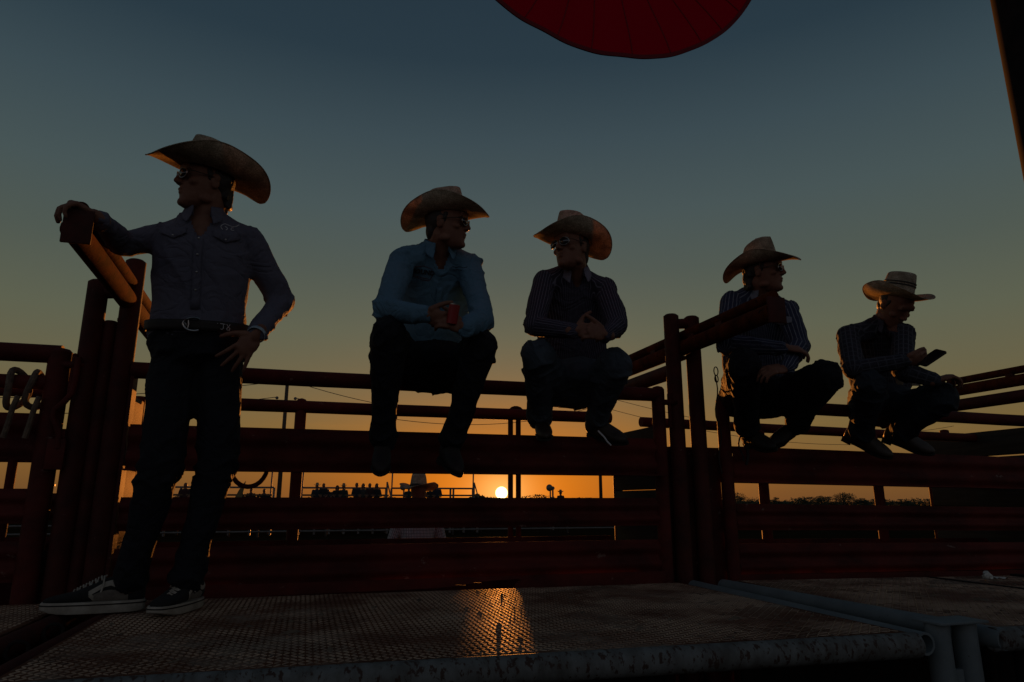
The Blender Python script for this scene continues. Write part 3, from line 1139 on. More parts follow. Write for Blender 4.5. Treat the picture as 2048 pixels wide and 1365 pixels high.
# dried mud and straw crumbs trodden onto the walkways
vs, fs = [], []
rn = random.Random(12)
for _ in range(900):
    x, y = rn.uniform(-0.6, 4.6), rn.uniform(1.9, 3.2)
    if 1.82 < x < 2.22:
        continue
    s_ = rn.uniform(.002, .006) * (2.2 if rn.random() < .06 else 1)
    z_ = (0.0 if x < 2 else -0.013 * (x - 2.16)) - .0005
    k = len(vs)
    a = rn.uniform(0, 3.1)
    ln = rn.choice((1.0, 1.3, 3.5))
    for dx, dy, dz in ((-ln, -.6, 0), (ln * .8, -.8, 0), (ln, .7, 0), (-ln * .7, .8, 0), (.1, .05, .9)):
        vs.append((x + s_ * (dx * math.cos(a) - dy * math.sin(a)), y + s_ * (dx * math.sin(a) + dy * math.cos(a)), z_ + s_ * dz))
    fs += [(k, k + 1, k + 4), (k + 1, k + 2, k + 4), (k + 2, k + 3, k + 4), (k + 3, k, k + 4)]
me = bpy.data.meshes.new('mud_crumbs')
me.from_pydata(vs, [], fs)
tag(mesh_ob('mud_crumbs', me, mat('dry_mud', (0.16, 0.12, 0.08), (0.07, 0.05, 0.035), 0.95, 0, 9), None, False), 'crumbs of dried mud and straw trodden onto the walkways', 'mud', None, 'stuff')

# crumpled paper on the far walkway
t = thing('crumpled_paper', (3.66, 3.13, -0.02), 'small crumpled pale paper on the far walkway at right', 'litter')
rn = random.Random(5)
b = MB()
bmesh.ops.create_icosphere(b.bm, subdivisions=2, radius=0.026, matrix=Matrix.Translation((3.66, 3.08, -0.006)))
for v in b.bm.verts:
    v.co += V((rn.uniform(-1, 1), rn.uniform(-1, 1), rn.uniform(-1, 1))) * 0.008
b.build('wad', mat('pale_paper', (0.55, 0.55, 0.50), None, 0.8), t, False)
b = MB()
b.grid(lambda u, v: V((3.69 + 0.10 * u, 3.05 + 0.05 * v + 0.01 * u, -0.017 + 0.006 * math.sin(9 * u + 4 * v))), 8, 4)
b.build('flat_scrap', MATS['pale_paper'], t, False)


# ------------------------------------------------------------------ people
def head_frame(p, psi, pitch, roll=0.0):
    """psi: 0 faces the walkway camera side, +90 faces picture right; pitch: positive looks down."""
    dr = V((p[0], p[1], 0)).normalized()
    tw, rt = -dr, V((dr.y, -dr.x, 0))
    fh = tw * math.cos(R(psi)) + rt * math.sin(R(psi))
    F = (fh * math.cos(R(pitch)) - V((0, 0, 1)) * math.sin(R(pitch))).normalized()
    U = (V((0, 0, 1)) * math.cos(R(pitch)) + fh * math.sin(R(pitch))).normalized()
    Rt = F.cross(U)
    q = Quaternion(F, R(roll))
    return q @ Rt, F, q @ U


def add_head(bl, c, fr, s=1.0):
    Rt, F, U = fr
    c = V(c)
    P = lambda r, f, u: c + (Rt * r + F * f + U * u) * s
    prof = [(-.120, .058, .016, .014), (-.113, .054, .032, .030), (-.097, .042, .052, .046), (-.072, .026, .068, .057), (-.04, .012, .084, .065), (0, .0, .094, .071),
            (.035, -.004, .098, .075), (.07, -.008, .095, .073), (.1, -.012, .076, .06), (.118, -.012, .045, .037), (.126, -.012, .012, .012)]
    bl.loft([(P(0, f, u), Rt * w * s, F * d * s) for u, f, d, w in prof], 22, 2.15)
    e = lambda r, f, u, a, b_, c_: bl.ell(P(r, f, u), Rt * a * s, F * b_ * s, U * c_ * s, 12)
    bl.cap(P(0, .090, .024), .009 * s, P(0, .113, -.016), .0115 * s)
    for k in (-1, 1):
        e(k * .011, .101, -.022, .009, .011, .008)
        e(k * .030, .083, .034, .026, .014, .009)
        e(k * .047, .062, -.018, .020, .022, .018)
        e(k * .074, -.012, -.004, .008, .019, .031)
        e(k * .078, -.016, .012, .008, .014, .016)
        e(k * .050, .012, -.078, .018, .030, .018)
    e(0, .0935, -.047, .020, .0105, .0065)
    e(0, .0910, -.060, .018, .0105, .0065)
    e(0, .083, -.099, .022, .019, .018)
    e(0, .086, .048, .050, .016, .022)


def hand(bl, w, d, n, sgn, curl=(20, 25, 20), spread=0.10, thumb=(0.65, 0.6, 0.35), s=1.0, per=(0, 0, 0, 0)):
    w, d, n = V(w), V(d).normalized(), V(n)
    n = (n - d * n.dot(d)).normalized()
    x = d.cross(n) * sgn
    bl.cap(w - d * 0.02, .026 * s, w + d * .015, .025 * s)
    bl.ell(w + d * .052 * s, d * .056 * s, x * .041 * s, n * .0165 * s)
    bl.cap(w + (d * .085 + x * .030) * s, .0125 * s, w + (d * .080 - x * .030) * s, .0115 * s)
    for i, (o, ln) in enumerate(((.031, .96), (.0105, 1.06), (-.0105, .98), (-.030, .78))):
        p = w + (d * (.088 - abs(o) * .18) + x * o) * s
        a = 0.0
        pts, rad = [p], [.0098 * s]
        for k, sl in enumerate((.043, .027, .021)):
            a += R(curl[k] + per[i])
            dd = (d * math.cos(a) + n * math.sin(a) + x * spread * (o / .03)).normalized()
            p = p + dd * sl * ln * s
            pts.append(p)
            rad.append((.0088, .0080, .0070)[k] * s)
        bl.chain(pts, rad)
    p = w + (d * .026 + x * .030) * s
    t1 = (d * thumb[0] + x * thumb[1] + n * thumb[2]).normalized()
    q = p + t1 * .042 * s
    t2 = (t1 + d * 0.35 + n * 0.15).normalized()
    bl.chain([p, q, q + t2 * .030 * s, q + t2 * .030 * s + (t2 + d * .3).normalized() * .022 * s], [.015 * s, .0115 * s, .0105 * s, .0082 * s])


def cowboy_hat(parent, c, fr, m, width=0.105, beta=(80, 80), droop=(0.03, 0.03), crown_h=0.118, tilt=0.0, rollh=0.0, lift=0.052, style='cattle', band=None, size=1.0, back=-0.01, front_up=0.0, label=None, yaw=0.0):
    Rt, F, U = fr
    q = Quaternion(Rt, R(tilt)) @ Quaternion(F, R(rollh)) @ Quaternion(U, R(yaw))
    Rt, F, U = q @ Rt, q @ F, q @ U
    o = V(c) + U * lift + F * back
    P = lambda r, f, u: o + (Rt * r + F * f + U * u) * size
    aF, aR = .104, .084

    def crown(u, v):
        a = 2 * math.pi * u
        sn, cs = math.sin(a), math.cos(a)
        if v < 0.6:
            t = v / 0.6
            k = 1.0 - 0.11 * t - 0.07 * t ** 4
            h = crown_h * t
            r, f = aR * k * sn, aF * k * cs
        else:
            t = (v - 0.6) / 0.4
            k = 0.82 * (1 - t)
            r, f = aR * k * sn, aF * k * cs
            h = crown_h + 0.012 * math.sin(min(1.0, t * 1.6) * math.pi / 2) * (1 if style != 'flat' else 0.4)
        tt = min(1.0, h / crown_h)
        if style == 'cattle':
            r *= 1 - 0.20 * tt ** 2 * max(0, cs) ** 2
            dip = 0.030 * math.exp(-(r / .026) ** 2) * (0.75 + 0.25 * cs) if v >= 0.6 else 0.0
            side = 0.016 * tt ** 2 * math.exp(-((f - 0.022) / .042) ** 2) * (1 if abs(r) > 0.008 else 0)
            r -= math.copysign(side, r) if abs(r) > 0.02 else 0
            h += -dip + 0.010 * tt * max(0, cs) - 0.006 * tt * max(0, -cs)
        elif style == 'peak':
            r *= 1 - 0.34 * tt ** 1.5 * max(0, cs) ** 1.5
            f *= 1 - 0.18 * tt ** 2 * max(0, -cs)
            dip = 0.024 * math.exp(-(r / .024) ** 2) if v >= 0.6 else 0.0
            h += -dip * (0.6 - 0.4 * cs) + 0.016 * tt * max(0, cs) - 0.026 * tt * max(0, -cs)
        else:
            h += 0.004 * tt * cs
        return P(r, f, h)

    def brim(u, v, off=0.0):
        a = 2 * math.pi * u
        sn, cs = math.sin(a), math.cos(a)
        bm_ = beta[0] if sn < 0 else beta[1]
        be = R(max(4.0, bm_ * abs(sn) ** 1.35))
        w = width * (1 + 0.06 * abs(cs))
        rad = w * math.sin(be * v) / be
        up = w * (1 - math.cos(be * v)) / be
        dr = droop[0] if cs > 0 else droop[1]
        up -= dr * abs(cs) ** 1.6 * v ** 1.5
        if cs > 0:
            up += front_up * cs ** 8 * v ** 3
        up += 0.003 * math.sin(5 * a + 1) * v
        return P((aR - 0.002 + rad) * sn, (aF - 0.002 + rad) * cs, up + off)
    b = MB()
    b.grid(crown, 56, 24, True)
    h = b.build('cowboy_hat', m, parent, True, 0)
    s = h.modifiers.new('t', 'SOLIDIFY')
    s.thickness = 0.0022
    s.offset = -1
    if label:
        h['label'] = label
    b = MB()
    b.grid(brim, 72, 16, True)
    br = b.build('brim', m, h, True, 0)
    s = br.modifiers.new('t', 'SOLIDIFY')
    s.thickness = 0.0026
    b = MB()
    b.pipe([brim(i / 72, 1.0) for i in range(72)], 0.0026, 6, True)
    b.build('brim_edge', m, h)
    if band:
        for (h0, h1, bmname) in band:
            b = MB()

            def fb(u, v, o_=0.003):
                a = 2 * math.pi * u
                hh = h0 + (h1 - h0) * v
                k = 1.0 - 0.11 * hh / crown_h + o_ / aR
                tt = hh / crown_h
                rr = aR * k * math.sin(a)
                if style == 'peak':
                    rr *= 1 - 0.34 * tt ** 1.5 * max(0, math.cos(a)) ** 1.5
                return P(rr, aF * k * math.cos(a), hh)
            b.grid(fb, 48, 2, True)
            o_ = b.build('hat_band', MATS[bmname], h, True, 0)
            s = o_.modifiers.new('t', 'SOLIDIFY')
            s.thickness = 0.003
    return h


def glasses(parent, c, fr, s=1.0, label=None):
    Rt, F, U = fr
    P = lambda r, f, u: V(c) + (Rt * r + F * f + U * u) * s
    b = MB()
    for k in (-1, 1):
        b.pipe([P(k * (.034 + .027 * math.cos(a)), .108 - .006 * (abs(.034 + .027 * math.cos(a)) / .06) ** 2 * 2, .010 + .021 * math.sin(a) - .003 * math.cos(a)) for a in [2 * math.pi * i / 18 for i in range(18)]], 0.0016, 6, True)
        b.pipe([P(k * .061, .097, .016), P(k * .074, .075, .016), P(k * .0785, .03, .013), P(k * .080, -.012, .010), P(k * .079, -.03, -.004)], 0.0019, 6)
    b.pipe([P(-.008, .1085, .014), P(0, .112, .017), P(.008, .1085, .014)], 0.0017, 6)
    g = b.build('sunglasses', STEEL, parent)
    for k in (-1, 1):
        b = MB()
        ctr = b.bm.verts.new(P(k * .034, .1085, .010))
        rg = [b.bm.verts.new(P(k * (.034 + .0262 * math.cos(a)), .1065 - .006 * (abs(.034 + .027 * math.cos(a)) / .06) ** 2 * 2, .010 + .0202 * math.sin(a) - .003 * math.cos(a))) for a in [2 * math.pi * i / 20 for i in range(20)]]
        for i in range(20):
            b.bm.faces.new((ctr, rg[i], rg[(i + 1) % 20]))
        o = b.build('lens', LENS, g, True, 0)
        sd = o.modifiers.new('t', 'SOLIDIFY')
        sd.thickness = 0.002
    return g


def boot(parent, an, d, sh, m, s=1.0):
    an, d, sh = V(an), V(d).normalized(), V(sh).normalized()
    u = (sh - d * sh.dot(d)).normalized()
    x = d.cross(u)
    o = an - u * .085 * s
    bl = Blob()
    secs = [(-.078, .022, .004, .066), (-.066, .030, .0, .085), (-.035, .035, 0, .11), (0, .037, 0, .118), (.04, .038, 0, .098), (.08, .042, 0, .074), (.12, .043, 0, .056), (.155, .036, .001, .046), (.185, .024, .004, .037), (.203, .010, .009, .028)]
    bl.loft([(o + d * a * s + u * (lo + hi) / 2 * s, x * w * s, u * (hi - lo) / 2 * s) for a, w, lo, hi in secs], 18, 2.6)
    bl.cap(an + u * -.01, .044 * s, an + sh * .13 * s, .052 * s)
    bt = bl.build('boot', m, parent, 0.006, 3)
    b = MB()
    out = [(-.080, .020), (-.078, -.020), (-.04, -.034), (.03, -.036), (.1, -.046), (.15, -.040), (.19, -.022), (.208, -.006), (.208, .006), (.19, .022), (.15, .040), (.1, .046), (.03, .036), (-.04, .034)]
    b.prism([o + (d * a + x * w) * s - u * .006 * s for a, w in out], u * .009 * s)
    b.prism([o + (d * a + x * w) * s - u * .030 * s for a, w in ((-.078, .026), (-.078, -.026), (-.022, -.029), (-.022, .029))], u * .026 * s)
    b.build('sole', LEATHER, bt, False)
    return bt


def torso_frame(J, bulge):
    P, N_ = V(J['pel']), V(J['neck'])
    hs, ss = (V(J['hpb']) - V(J['hpa'])).normalized(), (V(J['shb']) - V(J['sha'])).normalized()
    up = (N_ - P).normalized()

    def fr(t):
        s = hs.lerp(ss, min(1, max(0, t))).normalized()
        s = (s - up * s.dot(up)).normalized()
        f = s.cross(up)
        return P.lerp(N_, t) - f * bulge * math.sin(math.pi * min(1, max(0, t))), s, f
    return fr, up


SECS = [(-.06, .150, .105), (.06, .166, .116), (.25, .162, .112), (.45, .168, .116), (.65, .174, .120), (.80, .166, .112), (.90, .122, .094), (.98, .078, .072), (1.03, .062, .06)]


def human(label, J, head, hat, shirt_m, jeans_m, boots, hands, seed, hair='short', bulge=0.05, shades=True, vneck=0.10, group='cowboys by the chutes', girth=1.0, sleeve=1.0, collar=True, wr_amp=0.0045, boot_m=None, shoes=None, leg=1.0, seated=False):
    base = (J['pel'][0], J['pel'][1], 0.0)
    E = thing('person', base, label, 'person', group)
    fr, up = torso_frame(J, bulge)
    hc, psi, pitch, roll = head
    hf = head_frame(hc, psi, pitch, roll)
    Rt, F, U = hf
    hc = V(hc)
    j = {k: V(v) for k, v in J.items()}
    # body: one continuous skin
    bl = Blob()
    bl.loft([(fr(t)[0], fr(t)[1] * w * .90 * girth, fr(t)[2] * d * .90) for t, w, d in SECS], 24)
    bl.chain([j['neck'] - up * .04, hc - U * .055 - F * .022], [.070, .061])
    bl.cap(hc - U * .06 - F * .02, .060, hc - F * .01, .062)
    add_head(bl, hc, hf)
    for s in 'ab':
        bl.chain([fr(.9)[0].lerp(j['sh' + s], .6), j['sh' + s], j['el' + s], j['wr' + s]], [.055, .050, .036, .026])
        bl.chain([fr(.02)[0], j['hp' + s], j['kn' + s], j['an' + s]], [.08, .07, .05, .036])
    for h in hands:
        hand(bl, **h)
    body = bl.build('body', SKIN, E, 0.0042, 3)
    # shirt
    bl = Blob()
    bl.loft([(fr(t)[0], fr(t)[1] * w * girth, fr(t)[2] * d * girth) for t, w, d in ([(.16, .150, .10)] + SECS[2:-1] if seated else SECS[:-1])], 26, 2.2)
    k = sleeve
    for s in 'ab':
        a, e_, w = j['sh' + s], j['el' + s], j['wr' + s]
        bl.chain([fr(.93)[0].lerp(a, .35), a - up * .006, a.lerp(e_, .55), e_, e_.lerp(w, .5), w - (w - e_).normalized() * .012], [.062, .062 * k, .058 * k, .053 * k, .047 * k, .039 * k])
        bl.cap(fr(1.0)[0].lerp(a, .12), .046, a + up * .004, .046)
        bl.cap(w - (w - e_).normalized() * .055, .0405 * k, w - (w - e_).normalized() * .018, .040 * k)
    bones = [(j['pel'] - up * .1, j['neck'], .15)]
    for s in 'ab':
        bones += [(j['sh' + s], j['el' + s], .055), (j['el' + s], j['wr' + s], .045)]
    tc, ts, tf = fr(.8)
    nk = j['neck']

    def post(me):
        wrinkle(me, bones, wr_amp, seed)
        if vneck:
            bm = bmesh.new()
            bm.from_mesh(me)
            dead = []
            for f in bm.faces:
                r = f.calc_center_median() - nk
                h = r.dot(up) + vneck
                if r.dot(tf) > 0.0 and h > 0 and abs(r.dot(ts)) < 0.012 + 0.42 * h:
                    dead.append(f)
                elif r.dot(up) > 0.035:
                    dead.append(f)
            bmesh.ops.delete(bm, geom=dead, context='FACES')
            bm.to_mesh(me)
            bm.free()
    shirt = bl.build('shirt', shirt_m, E, 0.0075, 4, post)
    # collar
    if collar:
        b = MB()

        def col(u, v):
            a = R(-152 + 304 * u)
            bk = -tf * math.cos(a) + ts * math.sin(a)
            front = max(0, -math.cos(a))
            pr_ = [(.064, -.015), (.067, .028), (.079, .004 - .025 * front ** 2), (.087 + .025 * front ** 3, -.014 - .046 * front ** 2)]
            i = min(int(v * 3), 2)
            f = v * 3 - i
            r = pr_[i][0] * (1 - f) + pr_[i + 1][0] * f
            h = pr_[i][1] * (1 - f) + pr_[i + 1][1] * f
            return nk + bk * r * 1.02 + up * (h + 0.004 - 0.022 * front) + tf * (0.012 + 0.02 * front)
        b.grid(col, 40, 9)
        o = b.build('collar', shirt_m, shirt, True, 0)
        s_ = o.modifiers.new('t', 'SOLIDIFY')
        s_.thickness = 0.003
    # jeans
    bl = Blob()
    pc, ps, pf = fr(0.0)
    bl.ell(pc, ps * .172 * girth, pf * .128 * girth, up * .125, 18)
    bl.ell(pc - up * .03 - pf * .02, ps * .165 * girth, pf * .12, up * .11, 18)
    if seated:
        bl.ell(pc + up * .07 + pf * .02, ps * .165 * girth, pf * .125 * girth, up * .10, 18)
        mid = (j['kna'] + j['knb']) * .5
        bl.chain([pc + pf * .03, pc.lerp(mid, .45)], [.12, .07])
    jb = []
    for s in 'ab':
        h, kn, an = j['hp' + s], j['kn' + s], j['an' + s]
        bl.chain([h, h.lerp(kn, .5), kn, kn.lerp(an, .3), kn.lerp(an, .70), kn.lerp(an, .93)], [.095 * leg, .090 * leg, .080 * leg, .073 * leg, .061 * leg, .066 * leg])
        jb += [(h, kn, .08), (kn, an, .065)]
    bl.build('jeans', jeans_m, E, 0.008, 3, lambda me: wrinkle(me, jb, wr_amp * 1.15, seed + 50))
    # hair
    bl = Blob()
    P = lambda r, f, u: hc + Rt * r + F * f + U * u
    bl.ell(P(0, -.030, .030), Rt * .080, F * .086, U * .090, 16)
    bl.ell(P(0, -.062, -.030), Rt * .058, F * .044, U * .062, 14)
    for kx in (-1, 1):
        bl.cap(P(kx * .070, .018, .040), .010, P(kx * .0715, .010, -.004), .005)
    rn = random.Random(seed)
    if hair != 'short':
        n = 60 if hair == 'curly' else 26
        for _ in range(n):
            a = R(rn.uniform(125, 235))
            zz = rn.uniform(-.092, .02)
            bl.ball(P(.070 * math.sin(a) * 1.02, .088 * math.cos(a) - .012, zz), rn.uniform(.011, .021))
    bl.build('hair', HAIR, E, 0.006, 5 if hair != 'curly' else 2)
    if shades:
        glasses(E, hc, hf)
    if hat:
        cowboy_hat(E, hc, hf, **hat)
    if shoes is None:
        for s, d in zip('ab', boots):
            boot(E, J['an' + s], d, j['kn' + s] - j['an' + s], boot_m or BOOTL)
    return E, shirt, fr, up, j


M_CHARCOAL = cloth_mat('charcoal_work_shirt', (0.115, 0.115, 0.150), base2=(0.085, 0.082, 0.108))
M_BLUE = cloth_mat('sky_blue_shirt', (0.105, 0.205, 0.285), base2=(0.075, 0.155, 0.22))
M_DARKST = cloth_mat('dark_fine_striped_shirt', (0.040, 0.036, 0.055), (0.16, 0.15, 0.19), 70, 0.16, base2=(0.028, 0.026, 0.038))
M_NAVYST = cloth_mat('navy_white_striped_shirt', (0.035, 0.045, 0.080), (0.16, 0.175, 0.21), 50, 0.20, base2=(0.024, 0.03, 0.055))
M_BLACKSH = cloth_mat('black_plaid_shirt', (0.030, 0.032, 0.042), (0.075, 0.08, 0.095), 40, 0.2, base2=(0.022, 0.022, 0.03), check=(0.06, 0.062, 0.075))
THREAD = mat('white_thread', (0.55, 0.55, 0.55), None, 0.8)
THREAD_D = mat('dark_red_thread', (0.09, 0.012, 0.012), None, 0.8)
THREAD_R = mat('red_thread', (0.35, 0.02, 0.02), None, 0.8)
THREAD_K = mat('black_thread', (0.012, 0.012, 0.016), None, 0.8)
BANDM = mat('dark_hat_band', (0.035, 0.025, 0.02), (0.02, 0.015, 0.012), 0.7)

# --- 1: the standing man in the charcoal shirt
J1 = dict(pel=(-0.4624, 2.95, 1.0217), neck=(-0.4738, 2.88, 1.553), sha=(-0.5975, 2.9, 1.4584), shb=(-0.2953, 2.9, 1.4661), ela=(-0.7702, 2.93, 1.4073), wra=(-0.7954, 2.66, 1.4088), elb=(-0.1565, 2.98, 1.2288), wrb=(-0.2274, 2.8, 1.0444),
          hpa=(-0.5359, 2.95, 0.9614), hpb=(-0.3692, 2.95, 0.9712), kna=(-0.5323, 2.88, 0.5334), knb=(-0.3389, 2.93, 0.5386), ana=(-0.6129, 2.97, 0.0938), anb=(-0.416, 2.93, 0.0918))
H1 = (-0.4778, 2.84, 1.6683)
E1, S1, fr1, up1, j1 = human('man in charcoal snap shirt and straw hat standing on left with hand on gate bar', J1, (H1, -72, 1, -4),
    dict(m=STRAW_D, width=0.120, beta=(90, 86), droop=(0.030, 0.026), crown_h=0.118, tilt=5, rollh=-3, lift=0.050, size=1.08, style='cattle', yaw=8),
    M_CHARCOAL, DENIM_BLACK, (), [
        dict(w=J1['wra'], d=(-0.75, -0.45, 0.28), n=(-0.2, 0.1, -1), sgn=-1, curl=(52, 48, 30), spread=.07, thumb=(.35, .5, .75)),
        dict(w=J1['wrb'], d=(-0.55, -0.02, -0.83), n=(-0.25, 0.95, 0.0), sgn=-1, curl=(10, 14, 12), spread=.34, thumb=(.5, .75, .2))],
    11, hair='medium', bulge=0.0, shoes=True, vneck=0.115, wr_amp=0.0095, leg=0.98, girth=1.10, sleeve=1.06)

ch = Chart(S1, fr1(.72)[0], fr1(.72)[1], up1)
ch.patch('placket', [(-.016, .085), (-.016, .0), (-.016, -.12), (-.016, -.26)], [(.016, .085), (.016, .0), (.016, -.12), (.016, -.26)], M_CHARCOAL, S1, 3, .003)
for side in (-1, 1):
    x0, x1 = (.048, .142) if side > 0 else (-.142, -.048)
    xm = (x0 + x1) / 2
    ch.patch('pocket_flap', [(x0, .062), (xm, .062), (x1, .062)], [(x0, .036), (xm, .014), (x1, .036)], M_CHARCOAL, S1, 5, .004)
    b = MB()
    b.ball(ch(xm, .028, .006), 0.0042, 8)
    b.build('snap', STEEL, S1)
for y in (.075, .02, -.045, -.115, -.185):
    b = MB()
    b.ball(ch(0.0, y, .006), 0.0045, 8)
    b.build('snap', STEEL, S1)
ch.strokes('embroidery', [[(.072, .086), (.078, .096), (.086, .101), (.098, .097), (.112, .093), (.122, .096), (.136, .108)], [(.072, .086), (.074, .079), (.080, .072)], [(.086, .088), (.094, .085), (.097, .078), (.092, .072)], [(.118, .087), (.111, .086), (.109, .079), (.113, .075), (.121, .076)]], 0.0013, THREAD, S1)

# belt, buckle and wristband
def belt(parent, fr, up, t, w, d, hgt, m):
    b = MB()
    c, s, f = fr(t)

    def fn(u, v):
        a = 2 * math.pi * u
        return c + s * w * math.sin(a) + f * d * math.cos(a) + up * hgt * (v - .5)
    b.grid(fn, 48, 3, True)
    o = b.build('belt', m, parent, True, 0)
    sd = o.modifiers.new('t', 'SOLIDIFY')
    sd.thickness = 0.005
    return fn, o


bf, bo = belt(E1, fr1, up1, .115, .197, .150, .040, LEATHER)


def on_belt(pts, r, m, name, closed=False):
    """Draw on the belt: x in metres round the belt from its front, y up from its middle line."""
    b = MB()
    for ln in pts:
        pp = []
        for x, y in ln:
            p = bf(x / 1.03 % 1.0, .5 + y / .040)
            c = fr1(.115)[0]
            o = (p - c)
            o = (o - up1 * o.dot(up1)).normalized()
            pp.append(p + o * .006)
        b.pipe(pp, r, 6, closed)
    return b.build(name, m, bo)


ov = [(.004 + .030 * math.cos(a), .025 * math.sin(a)) for a in [R(60 + 240 * i / 18) for i in range(19)]]
on_belt([ov], .0042, STEEL, 'buckle')
on_belt([[(-.012, .016), (-.010, .0), (-.012, -.016)], [(-.024, .01), (-.018, -.004)], [(-.02, -.014), (-.014, .004)]], .0022, STEEL, 'buckle_chasing')
on_belt([[(.072, .011), (.074, .009)], [(.082, .010), (.098, .009)], [(.092, .009), (.092, -.008), (.088, -.013), (.083, -.010)], [(.103, .010), (.109, -.001), (.115, .010)], [(.104, -.006), (.104, -.013), (.114, -.013), (.115, -.006), (.109, -.001), (.104, -.006)]], .0012, THREAD, 'belt_lettering')
w1, e1 = j1['wrb'], j1['elb']
dd = (w1 - e1).normalized()
x_, y_, _ = frame_of(dd)
b = MB()
b.grid(lambda u, v: w1 + dd * (-.004 + .016 * v) + (x_ * math.cos(2 * math.pi * u) + y_ * math.sin(2 * math.pi * u)) * .036, 24, 2, True)
o = b.build('wristband', mat('blue_grey_wristband', (0.35, 0.45, 0.50), (0.2, 0.27, 0.32), 0.6, 0, 60), E1, True, 0)
o.modifiers.new('t', 'SOLIDIFY').thickness = 0.002


def skate_shoe(parent, heel, d, s=1.0):
    """Low black canvas shoe with a pale wavy side band, pale laces and a thick pale sole."""
    d = V(d).normalized()
    u = V((0, 0, 1))
    x = d.cross(u).normalized()
    o = V(heel)
    black = mat('black_canvas', (0.006, 0.006, 0.006), (0.010, 0.009, 0.009), 0.9, 0, 30)
    pale = mat('dusty_pale_rubber', (0.36, 0.33, 0.27), (0.24, 0.215, 0.17), 0.7, 0, 18)
    P = lambda a, b_, c: o + (d * a + x * b_ + u * c) * s
    secs = [(.004, .020, .03, .076), (.018, .031, .028, .098), (.05, .037, .028, .104), (.09, .039, .028, .108), (.125, .041, .028, .098), (.165, .045, .028, .080), (.20, .048, .028, .064), (.235, .045, .028, .056), (.262, .036, .028, .050), (.283, .020, .029, .043)]
    bl = Blob()
    bl.loft([(P(a, 0, (lo + hi) / 2), x * w * s, u * (hi - lo) / 2 * s) for a, w, lo, hi in secs], 20, 2.7)
    sh = bl.build('shoe', black, parent, 0.005, 3)
    out = []
    for i in range(28):
        t = 2 * math.pi * i / 28
        a = .145 + .147 * math.cos(t)
        w = .052 * abs(math.sin(t)) ** .6 * math.copysign(1, math.sin(t)) * (1.0 + .12 * math.cos(t))
        out.append((a, w))
    b = MB()
    rings = []
    for h, k in ((0.0, .97), (.004, 1.0), (.030, 1.0), (.034, .985)):
        rings.append([b.bm.verts.new(P(.145 + (a - .145) * k, w * k, h + (.012 * max(0, (a - .2) / .09) ** 2 if h < .01 else 0))) for a, w in out])
    for i in range(3):
        b.bridge(rings[i], rings[i + 1])
    b.bm.faces.new(rings[0][::-1])
    b.bm.faces.new(rings[-1])
    b.build('sole', pale, sh)
    b = MB()
    b.pipe([P(.145 + (a - .145) * 1.006, w * 1.012, .026) for a, w in out], .0022, 6, True)
    b.build('foxing_line', black, sh)
    t_ = bvh_of(sh)

    def side(a, h, sg, off=.0016):
        p = P(a, sg * .12, h)
        hit, no, _, _ = t_.ray_cast(p, -x * sg)
        return (hit + no * off) if hit else P(a, sg * .04, h)
    for sg in (-1, 1):
        line = [(.275 - .135 - .0, .044), (.155, .058), (.135, .070), (.112, .084), (.095, .088), (.075, .079), (.055, .070), (.035, .071), (.015, .088)]
        b = MB()
        b.grid(lambda uu, vv: side(*[line[min(int(uu * 8), 7)][k] * (1 - (uu * 8 - min(int(uu * 8), 7))) + line[min(int(uu * 8), 7) + 1][k] * (uu * 8 - min(int(uu * 8), 7)) + (.0075 * (vv - .5) * 2 if k == 1 else 0) for k in (0, 1)], sg), 32, 3)
        b.build('side_band', pale, sh, True, 0)
        b = MB()
        b.grid(lambda uu, vv: side(.045 + .10 * uu, .034 + (.020 + .014 * math.sin(math.pi * uu)) * vv, sg, .0008), 12, 4)
        b.build('side_panel', mat('grey_suede', (0.19, 0.17, 0.14), (0.13, 0.115, 0.095), 0.9, 0, 25), sh, True, 0)
    b = MB()
    for k in range(5):
        a = .125 + .016 * k
        h = .099 - .0085 * k
        b.pipe([P(a, -.022, h - .004), P(a + .008, 0, h + .007), P(a, .022, h - .004)], .0032, 6)
        b.pipe([P(a, .022, h - .003), P(a + .016, 0, h + .003), P(a + .014, -.022, h - .010)], .0028, 6)
    b.pipe([P(.122, -.012, .107), P(.118, -.032, .100), P(.116, -.044, .082), P(.120, -.048, .062)], .003, 6)
    b.pipe([P(.122, .012, .107), P(.128, .030, .099), P(.13, .044, .080)], .003, 6)
    b.build('laces', pale, sh)
    return sh


skate_shoe(E1, (-0.553, 2.99, 0.0011)[:2] + (0.006,), (-0.985, -0.02, 0.0), 1.16)
skate_shoe(E1, (-0.375, 3.05, 0.006), (-0.36, -0.93, 0.0), 1.02)

